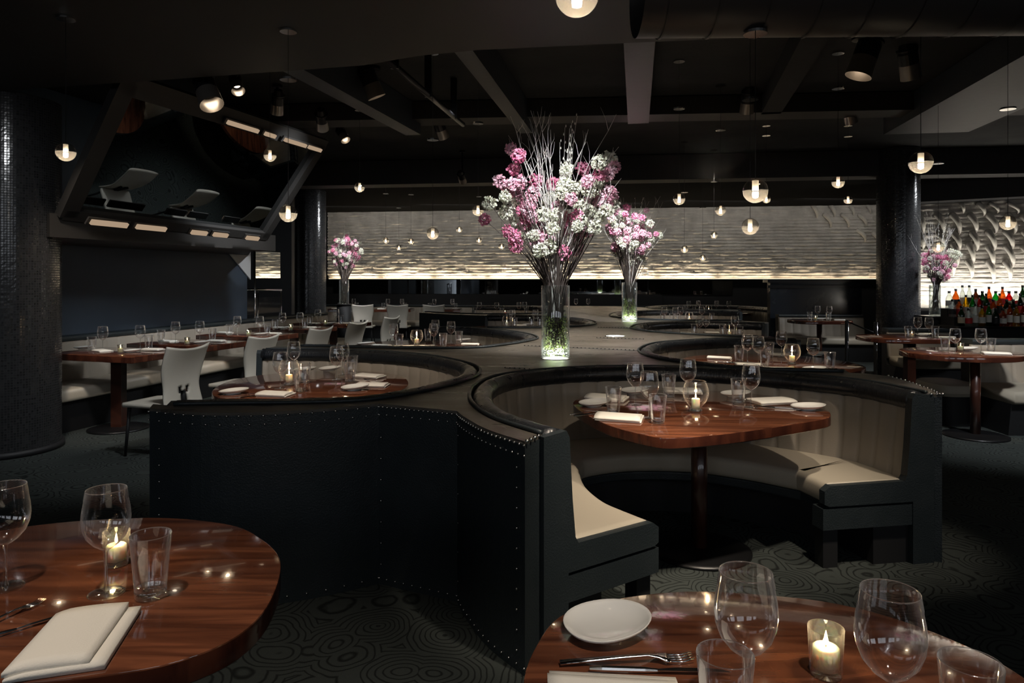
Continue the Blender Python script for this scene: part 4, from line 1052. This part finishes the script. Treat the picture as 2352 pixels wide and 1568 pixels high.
def bouquet(x, y, z, heads, label, scale=1, twigs=1, seed=1, small=1.0):
    rg = random.Random(seed); r_ = root('flower_arrangement', (x,y,z), False); m = MB(); base = Vector((0,0,.03))
    for i, (c, p, s) in enumerate(heads):
        o = bpy.data.objects.new(CN[c], CM[c][i%3]); col.objects.link(o); o.parent = r_; o.location = p; o.scale = (s,)*3; o.rotation_euler = (rg.uniform(0,6),rg.uniform(0,6),rg.uniform(0,6))
        a = rg.uniform(0,6.28); q = .075*rg.random()*scale; b0 = Vector((q*math.cos(a), q*math.sin(a), .05+.15*rg.random()))
        md = Vector((p.x*.20, p.y*.20, .56*scale)); rlim = .090*scale*min(1, 1)
        if md.xy.length > rlim: md.x *= rlim/md.xy.length; md.y *= rlim/md.xy.length
        m1 = md.lerp(p, .5)+Vector((rg.uniform(-.02,.02),rg.uniform(-.02,.02),.03))*scale
        m.tube([b0, md, m1, p], [.0045*scale,.0042*scale,.0035*scale,.0018*scale], 5, False)
        if i%3 == 0:
            q2 = m1+Vector((rg.uniform(-.12,.12),rg.uniform(-.12,.12),rg.uniform(.05,.2)))*scale; m.tube([m1.lerp(md,.3), q2], [.0025*scale,.001*scale], 4, False)
    m.make('flower_stems', 'stem', r_, True)
    tg = MB(); ct = MB()
    for k in range(int(26*twigs)):      # grey curly twigs leaning left, bundle in the middle
        kind = k%3; a = rg.uniform(-1,1)
        if kind == 0: tip = Vector((-.10+rg.uniform(-.10,.06), rg.uniform(-.1,.1), 1.70+rg.uniform(-.3,.15)))
        elif kind == 1: tip = Vector((-.30+rg.uniform(-.12,.1), rg.uniform(-.2,.2), 1.60+rg.uniform(-.25,.25)))
        else: tip = Vector((.35+rg.uniform(-.2,.2), rg.uniform(-.2,.2), 1.58+rg.uniform(-.25,.25)))
        tip *= scale; st = Vector((rg.uniform(-.04,.04), rg.uniform(-.04,.04), .1))*scale; pts = []
        ph = rg.uniform(0,6)
        for j in range(15):
            t = j/14; p = st.lerp(tip, t); wv = .022*scale*math.sin(t*14+ph)*t; bend = math.sin(t*math.pi)*.06*scale*(1 if kind else .2)
            pp_ = Vector((p.x*(t**.6)+wv-(-bend if tip.x < 0 else bend), p.y*t**.6+wv*.6, p.z)); 
            if pp_.z < .56*scale and pp_.xy.length > .08*scale: pp_.xy = pp_.xy.normalized()*.08*scale
            pts.append(pp_)
        tg.tube(pts, [.0046*scale*(1-.7*j/14) for j in range(15)], 4, False)
        for j in (7,9,11,13):
            e = pts[j]+Vector((rg.uniform(-.07,.07), rg.uniform(-.05,.05), rg.uniform(.08,.18)))*scale; tg.tube([pts[j], pts[j].lerp(e,.5)+Vector((.01,0,0))*scale, e], [.0018*scale,.0015*scale,.0007*scale], 4, False)
    tg.make('bare_twigs', 'twig', r_, True)
    for k in range(int(9*twigs)):
        tip = Vector((.14+rg.uniform(-.13,.10), rg.uniform(-.1,.1), 1.62+rg.uniform(-.1,.20)))*scale; st = Vector((rg.uniform(-.03,.03), rg.uniform(-.03,.03), .55))*scale; pts = []
        for j in range(20):
            t = j/19; pts.append(st.lerp(tip, t)+Vector((.01*math.sin(t*9+k), 0, 0))*scale)
            if t > .5 and rg.random() < .85:
                c = pts[-1]+Vector((rg.choice((-1,1))*.007, rg.uniform(-.006,.006), 0))*scale; ct.tube([c, c+Vector((0,0,.009))*scale, c+Vector((.001,0,.022))*scale], [.001*scale,.0052*scale,.001*scale], 6)
        tg2 = ct.tube(pts, .0015*scale, 4, False)
    if ct.v: ct.make('catkin_branches', 'catkin', r_, True)
    tag(r_, label, 'flowers'); return r_
V1 = (.324,5.19,ZT+.0035)
vase(*V1, 'tall cylindrical glass vase on the divider, nearest of the flower vases')
z2 = [('p',(90,570)),('p',(315,580)),('p',(215,210)),('d',(300,280)),('d',(245,430)),('d',(180,650)),('p',(280,730)),('p',(380,780)),('p',(470,700)),('p',(400,880)),('d',(390,960)),('d',(375,1040)),('d',(180,1130)),('p',(390,1150)),('p',(570,1110)),('p',(525,1280)),('d',(270,1290)),('d',(800,1370)),('d',(820,970)),('p',(890,770)),('d',(1025,425)),('p',(1380,410)),('p',(1300,500)),('p',(1080,570)),('p',(1310,700)),('p',(1270,810)),('p',(1130,800)),('p',(1085,1130)),('d',(780,1110)),('p',(950,1330)),('d',(830,1040)),('d',(690,600)),('d',(1210,495)),
 ('w',(1320,320)),('w',(1200,360)),('w',(840,430)),('w',(840,610)),('w',(1030,610)),('w',(1190,670)),('w',(650,760)),('w',(1350,830)),('w',(590,950)),('w',(1010,1010)),('w',(1200,980)),('w',(680,1100)),('w',(350,1210)),('w',(540,1350)),('w',(650,1310)),('w',(890,1240)),('w',(1090,680)),('w',(200,830)),('w',(150,920)),('w',(280,1030)),('w',(1000,850)),('w',(150,740)),('w',(1200,560)),('w',(1100,900)),('w',(720,950)),
 ('w',(-25,820)),('d',(-85,1000)),('d',(500,560)),('d',(340,900)),('p',(960,1180)),('w',(470,1180)),('d',(600,1200)),('w',(780,700)),('p',(730,860)),('d',(960,960)),('w',(1150,1090)),('d',(250,1180)),('w',(420,1080)),('p',(650,1240)),('w',(790,620)),('w',(830,500)),('p',(230,600)),('p',(440,820)),('w',(930,650)),('w',(640,830)),('p',(1210,780)),('w',(1290,900)),('p',(1350,740)),('w',(960,1080)),('p',(460,980)),('w',(560,1010)),('p',(520,1200)),('w',(860,1300))]
hd = []; rg = random.Random(3)
for i, (c, (a_, b_)) in enumerate(z2):
    px, py = 1130+a_/4.9, 300+b_/4.9; lim = .30*(1-abs(px-1276)/260)+.04; Y = 5.19+rg.uniform(-lim, lim); p = Q(px, py, Y)
    hd.append((c, Vector((p.x-V1[0], p.y-V1[1], p.z-V1[2])), rg.uniform(.98,1.30)*(Y/5.19)))
bouquet(*V1, hd, 'tallest bunch of pink and white blossoms with bare twigs', 1, 1, 1)
def rnd_heads(n, cx, cz, ax, az, s, seed, pink=.5):
    rg = random.Random(seed); out_ = []
    while len(out_) < n:
        a, b_, c = (rg.uniform(-1,1) for _ in range(3))
        if a*a+b_*b_+c*c > 1: continue
        zz_ = cz+c*az; wd = ax*(.55+.45*(c+1)/2)
        out_.append(('w' if rg.random() > pink else ('p' if rg.random() < .6 else 'd'), Vector((cx+a*wd, b_*wd*.9, zz_)), s*rg.uniform(.8,1.2)))
    return out_
V2 = (1.64,9.73,ZT+.0035); vase(*V2, 'cylindrical glass vase on the divider behind the tall one')
bouquet(*V2, rnd_heads(95, .02,1.20,.52,.42,1.02,21,.55), 'second bunch of pink and white blossoms on the divider', .95, .8, 4)
ped = root('pedestal', (-3.52,14.6,0)); MB().cyl((-3.52,14.6,0),.15,.90,24).make('shaft','dark',ped,True); MB().cyl((-3.52,14.6,.90),.17,.02,24).make('cap','black_metal',ped,True); tag(ped, 'dark round pedestal under the vase beside the slim column', 'pedestal')
V3 = (-3.52,14.6,.921); vase(*V3, 'dark looking glass vase on a pedestal right of the slim column', False, .50, .10)
bouquet(*V3, rnd_heads(95, .03,1.06,.46,.36,.85,31,.62), 'bunch of pink and white blossoms right of the slim column', .9, .5, 5)
# bar
bc = root('back_bar', (7.2,9.6,0))
MB().box(5.95,8.9,9.25,9.65,0,.80).make('cabinet','dark',bc); MB().box(5.9,8.92,9.2,9.66,.80,.815).make('counter','black_metal',bc)
for k in range(2): MB().box(5.98,8.9,9.42+k*.15,9.57+k*.15,.815,.93+k*.11).make('riser','dark',bc)
MB().box(6.7,8.9,9.70,9.74,.815,.84).make('light_strip','led',bc)
tag(bc, 'black stepped back bar holding the liquor bottles', 'bar')
bs = root('bar_side_cabinet', (6.2,10.0,0)); MB().box(5.92,6.55,9.80,10.2,0,.90).make('cabinet','dark',bs); MB().box(5.90,6.57,9.78,10.22,.90,.92).make('top','black_metal',bs)
tag(bs, 'dark cabinet behind the right column at the bar end', 'cabinet')
mo = root('bar_monitor', (6.30,9.90,.92)); MB().box(6.24,6.36,9.86,9.94,.92,.93).make('base','monitor',mo); MB().obox((6.30,9.90,1.01),(.10,0,.0),(0,.012,.004),(0,-.01,.075)).make('screen','monitor',mo)
tag(mo, 'small dark register monitor beside the bar flowers', 'monitor')
V4 = (6.06,9.98,.921); vase(*V4, 'glass vase beside the right column at the bar', False, .44, .075)
bouquet(*V4, rnd_heads(75, .08,.74,.32,.27,.75,41,.6), 'bunch of pink and white blossoms beside the bar', .82, .5, 6)
cols = {'green':(.05,.42,.10),'amber':(.75,.28,.06),'clear':(.86,.90,.86),'dark green':(.05,.16,.06),'yellow':(.9,.62,.06),'red':(.62,.04,.04),'brown':(.22,.09,.04)}
GM = {k: glass('bottle_'+k.replace(' ','_'), tint=v, base=.07, power=1.6, diffuse=.25) for k, v in cols.items()}
LM = {k: pbr('label_'+k, v, .6) for k, v in {'white':(.75,.73,.66),'cream':(.62,.52,.36),'red':(.55,.03,.03),'black':(.02,.02,.02)}.items()}
shapes = [(.037,.19,.014,.30),(.042,.17,.015,.27),(.034,.21,.013,.32),(.045,.15,.016,.24)]
BPro = {}
def bottle(c, lb, sh):
    key = (c, lb, sh)
    if key not in BPro:
        def f(c=c, lb=lb, sh=sh):
            r_ = root('liquor_bottle', world=False); r_['category'] = 'bottle'; a, h, n_, t = shapes[sh]
            MB().lathe([(.0001,.001),(a,.002),(a,h*.9),(a*.8,h+.01),(n_*1.2,h+.04),(n_,h+.06),(n_,t-.012)], 14).make('glass_body', GM[c], r_, True)
            MB().lathe([(a*1.015,h*.25),(a*1.015,h*.72)], 14).make('paper_label', LM[lb], r_, True)
            MB().lathe([(n_*1.15,t-.03),(n_*1.15,t),(.0001,t)], 10).make('cap', 'dark', r_, True)
            return r_
        BPro[key] = Proto(f)
    return BPro[key]
nb = {}
rg = random.Random(77); bl = []
for row, (y, z, x0, n) in enumerate(((9.33,.8155,6.02,24),(9.49,.9305,6.0,24),(9.64,1.0405,6.05,22))):
    for k in range(n):
        c = rg.choice(['green','amber','clear','clear','dark green','brown','amber','yellow','red','clear','dark green']); lb = rg.choice(['white','white','cream','red','black'])
        if row == 0 and k == 1: c, lb = 'clear', 'red'
        if row == 0 and k == 4: c, lb = 'green', 'white'
        sh = rg.randrange(4); x = x0+k*.092+rg.uniform(-.003,.003)
        if (x*F/y+CX) > 2390: continue
        o = bottle(c, lb, sh).place((x, y, z), rg.uniform(0,6)); bl.append((row, x, c, lb, o))
rows = ['front row','middle row','back row']
for row in range(3):
    L_ = sorted([b_ for b_ in bl if b_[0] == row], key=lambda q: q[1])
    by = {}
    for b_ in L_: by.setdefault((b_[2], b_[3]), []).append(b_)
    for (c, lb), q in by.items():
        for i, b_ in enumerate(q):
            on = '' if len(q) == 1 else ', '+['first','second','third','fourth','fifth','sixth','seventh','eighth'][i]+' such from the left'
            tag(b_[4], '%s bottle, %s label, %s of the bar%s' % (c, lb, rows[row], on), 'bottle', 'liquor bottles on the back bar')

# horns on the brick
def horn(x0, y0, x1, y1, A, nrm, D, idx, label):
    # wall plane point for pixels
    k = None
    def onwall(px, py, o_):
        kx = (px-CX)/F; # ray (kx*Y, Y) ; dot((ray-A-n*o),n)=0
        a0 = A+nrm*o_; Y = a0.dot(nrm)/(Vector((kx,1)).dot(nrm)); return Vector((kx*Y, Y, H-(py-HY)/F*Y))
    pts = []; rs = []; n = 14
    wd, hg = (x1-x0), (y1-y0)
    sc_ = (onwall(x1,y0,0)-onwall(x0,y0,0)).length; hz = hg/F*onwall(x0,y0,0).y
    for i in range(n+1):
        t = i/n; a = -math.pi/2+math.pi*t*.93
        xx = x0+wd*(.1+.80*math.sin(math.pi*min(t*.62+.06,1))); yy = y0+hg*(1-math.cos(math.pi*t))/2*.25+y0*0+hg*t*.75
        o_ = .03+.09*math.sin(math.pi*t)
        p = onwall(xx, yy, o_); pts.append(p); rs.append(max(.004, min(hz*.21,.055)*(1-t)**.55))
    m = MB(); m.tube(pts, rs, 12); r_ = root('curved_horn', pts[0]); m.make('horn', 'horn', r_, True)
    c = onwall((x0+wd*.2), y0+3, .02); m = MB(); m.tube([c-Vector((nrm.x,nrm.y,0))*.02, c+Vector((nrm.x,nrm.y,0))*.02], .03, 12); m.make('mount', 'horn', r_, True)
    tag(r_, label, 'horn', 'curved horns mounted on the brick'); return r_
hR = [(2205,466,2215,490,1),(2240,467,2264,496,1),(2266,467,2296,490,1),(2304,467,2344,491,1),
 (2108,494,2123,538,2),(2145,492,2170,538,2),(2178,492,2208,540,2),(2221,493,2246,536,2),(2260,493,2292,537,2),(2306,493,2336,537,2),(2342,495,2368,537,2),
 (2108,536,2123,572,3),(2150,536,2168,566,3),(2184,536,2207,577,3),(2227,535,2248,576,3),(2261,531,2288,577,3),(2302,530,2329,575,3),(2345,531,2370,576,3),
 (2184,560,2202,614,4),(2220,560,2238,609,4),(2264,566,2284,613,4),(2304,565,2330,616,4),(2345,566,2368,612,4),
 (2178,575,2193,634,5),(2218,599,2235,639,5),(2265,601,2285,650,5),(2305,601,2323,645,5)]
hL = [(1862,472,1879,502,1),(1902,472,1919,499,1),(1947,472,1963,496,1),(1988,472,2001,492,1),(1884,492,1912,524,2),(1926,492,1953,524,2),(1965,493,1992,522,2),(1960,528,1991,557,3),(2003,500,2022,527,2),(1998,535,2022,563,3)]
rn = ['','top','second','third','fourth','lowest']; ln = ['','top','middle','lowest']
osq = ['leftmost','second from left','third from left','fourth from left','fifth from left','sixth from left','seventh from left','eighth from left']
for S_, A0, nr, D_, nm, where in ((hR, VA, Vn, Vd, rn, 'right of the column'), (hL, bw(0), Bn, Bdir, ln, 'left of the column')):
    for r0 in range(1, 6):
        q = sorted([h_ for h_ in S_ if h_[4] == r0])
        for i, h_ in enumerate(q): horn(*h_[:4], A0, nr, D_, i, 'pale curved horn, %s in the %s row %s' % (osq[i], nm[r0], where))

# ------------------------------------------------------------------ labels for the tableware
ordl = ['leftmost','second from left','third from left','fourth from left','fifth from left']
seen = {}
for t, k, o in items: seen.setdefault((t, k), []).append(o)
num = ['','','two','three','four','five']
for (t, k), L_ in seen.items():
    L_.sort(key=lambda o: o.location.x/o.location.y)
    for i, o in enumerate(L_):
        if len(L_) == 1: s = '%s standing on %s' % (KN[k], TD[t]) if k in 'gtvb' else '%s lying on %s' % (KN[k], TD[t])
        else: s = '%s on %s, %s of %s' % (KN[k], TD[t], ordl[i] if len(L_) > 2 else ('left','right')[i], num[len(L_)])
        tag(o, s, group=PL[k]+' on the tables')
for o in col.objects:
    if '_world' in o: del o['_world']

# ------------------------------------------------------------------ light
lamp('SPOT', (1.5,2.3,2.92), 150, (1.1,3.45,.75), (1,.85,.68), .05, 42, .9, name='booth_light')
lamp('SPOT', (.75,1.9,2.92), 210, (.45,3.05,.42), (1,.85,.68), .04, 34, .8, name='seat_light')
lamp('SPOT', (2.6,2.6,2.92), 80, (1.95,3.75,.42), (1,.85,.68), .04, 30, .8, name='seat_light')
lamp('SPOT', (-1.2,3.2,2.92), 110, (-1.3,4.7,.75), (1,.85,.70), .05, 46, .8, name='booth_light')
lamp('SPOT', (-1.0,.9,2.92), 75, (-1.0,1.6,.75), (1,.85,.70), .04, 50, .8, name='table_light')
lamp('SPOT', (.6,.5,2.92), 75, (.45,1.2,.75), (1,.87,.74), .04, 50, .8, name='table_light')
lamp('SPOT', (.2,3.6,2.92), 215, (.32,5.2,1.9), (.95,.97,1), .05, 38, .7, name='flower_light')
lamp('SPOT', (1.5,8.0,3.05), 330, (1.64,9.7,1.7), (.95,.97,1), .05, 40, .7, name='flower_light')
lamp('SPOT', (.5,6.6,3.05), 300, (.6,6.8,.86), (1,.9,.78), .08, 80, .8, name='divider_light')
lamp('SPOT', (-3.2,13.2,2.95), 170, (-3.5,14.6,1.7), (.97,.97,1), .05, 40, .7, name='flower_light')
lamp('SPOT', (5.6,8.6,3.05), 110, (6.1,10.0,1.6), (.85,.88,1), .05, 34, .7, name='flower_light')
for a_, t_, p_ in (((-2.6,3.6,2.9),(-4.3,5.9,1.4),60),((-.8,12.9,2.9),(-3.9,13.6,1.5),200),((8.0,9.6,3.0),(5.82,10.5,1.4),260),((-1.8,7.4,3.05),(-4.4,8.8,1.4),200),((-1.6,4.4,2.9),(-2.9,5.8,.7),110),((-.6,6.6,3.1),(-2.5,7.2,.7),140),((-.8,9.2,3.1),(-2.2,9.4,.7),140),((-2.4,12.8,3.1),(-2.4,15,.7),90),((4.2,4.4,3.0),(4.6,6.5,.42),200)):
    lamp('SPOT', a_, p_, t_, (.94,.97,1), .16, 64, 1.0, name='wall_light')  # unseen spots added to brighten columns, wall, chairs and bench
lamp('SPOT', (-2.2,8.2,2.6), 60, (A_+C_)/2, (1,1,1), .03, 12, .6, name='wall_light')  # unseen narrow spot added so the triangle reads bright
lamp('SPOT', (-3.4,5.0,2.92), 80, (-3.7,6.5,.75), (1,.85,.70), .05, 40, .8, name='table_light')
lamp('SPOT', (-3.2,6.6,3.05), 90, (-3.3,7.7,.75), (1,.85,.70), .05, 44, .8, name='table_light')
lamp('SPOT', (3.0,10.4,3.05), 110, (3.2,11.8,.75), (1,.85,.70), .05, 60, .8, name='table_light')
lamp('SPOT', (4.2,13.3,3.3), 90, (4.4,14.6,.75), (1,.85,.70), .05, 50, .8, name='table_light')
lamp('SPOT', (-2.6,14.2,3.3), 130, (-2.6,15.9,.75), (1,.87,.72), .05, 80, .8, name='table_light')
lamp('SPOT', (5.2,10.6,3.3), 60, (5.3,12.0,.75), (1,.85,.70), .05, 46, .8, name='table_light')
for t, k, o in items:
    if k in 'vb' and t in ('NL','NR','R1','L1','L2','R2'):
        lamp('POINT', o.location+Vector((0,0,.072 if k == 'v' else .092)), .55, color=(1,.66,.34), size=.006, name='candle_light')
# bar glow
for k in range(3):
    l_ = lamp('AREA', (7.0+k*.7,11.5-.45*k,1.0), 9, (7.15+k*.7,11.75-.45*k,2.0), (1,.93,.82), sx=.7, sy=.1, name='bar_light')
lamp('SPOT', (6.9,8.9,3.2), 40, (7.4,9.5,1.0), (1,.95,.88), .04, 50, .8, name='bar_light')
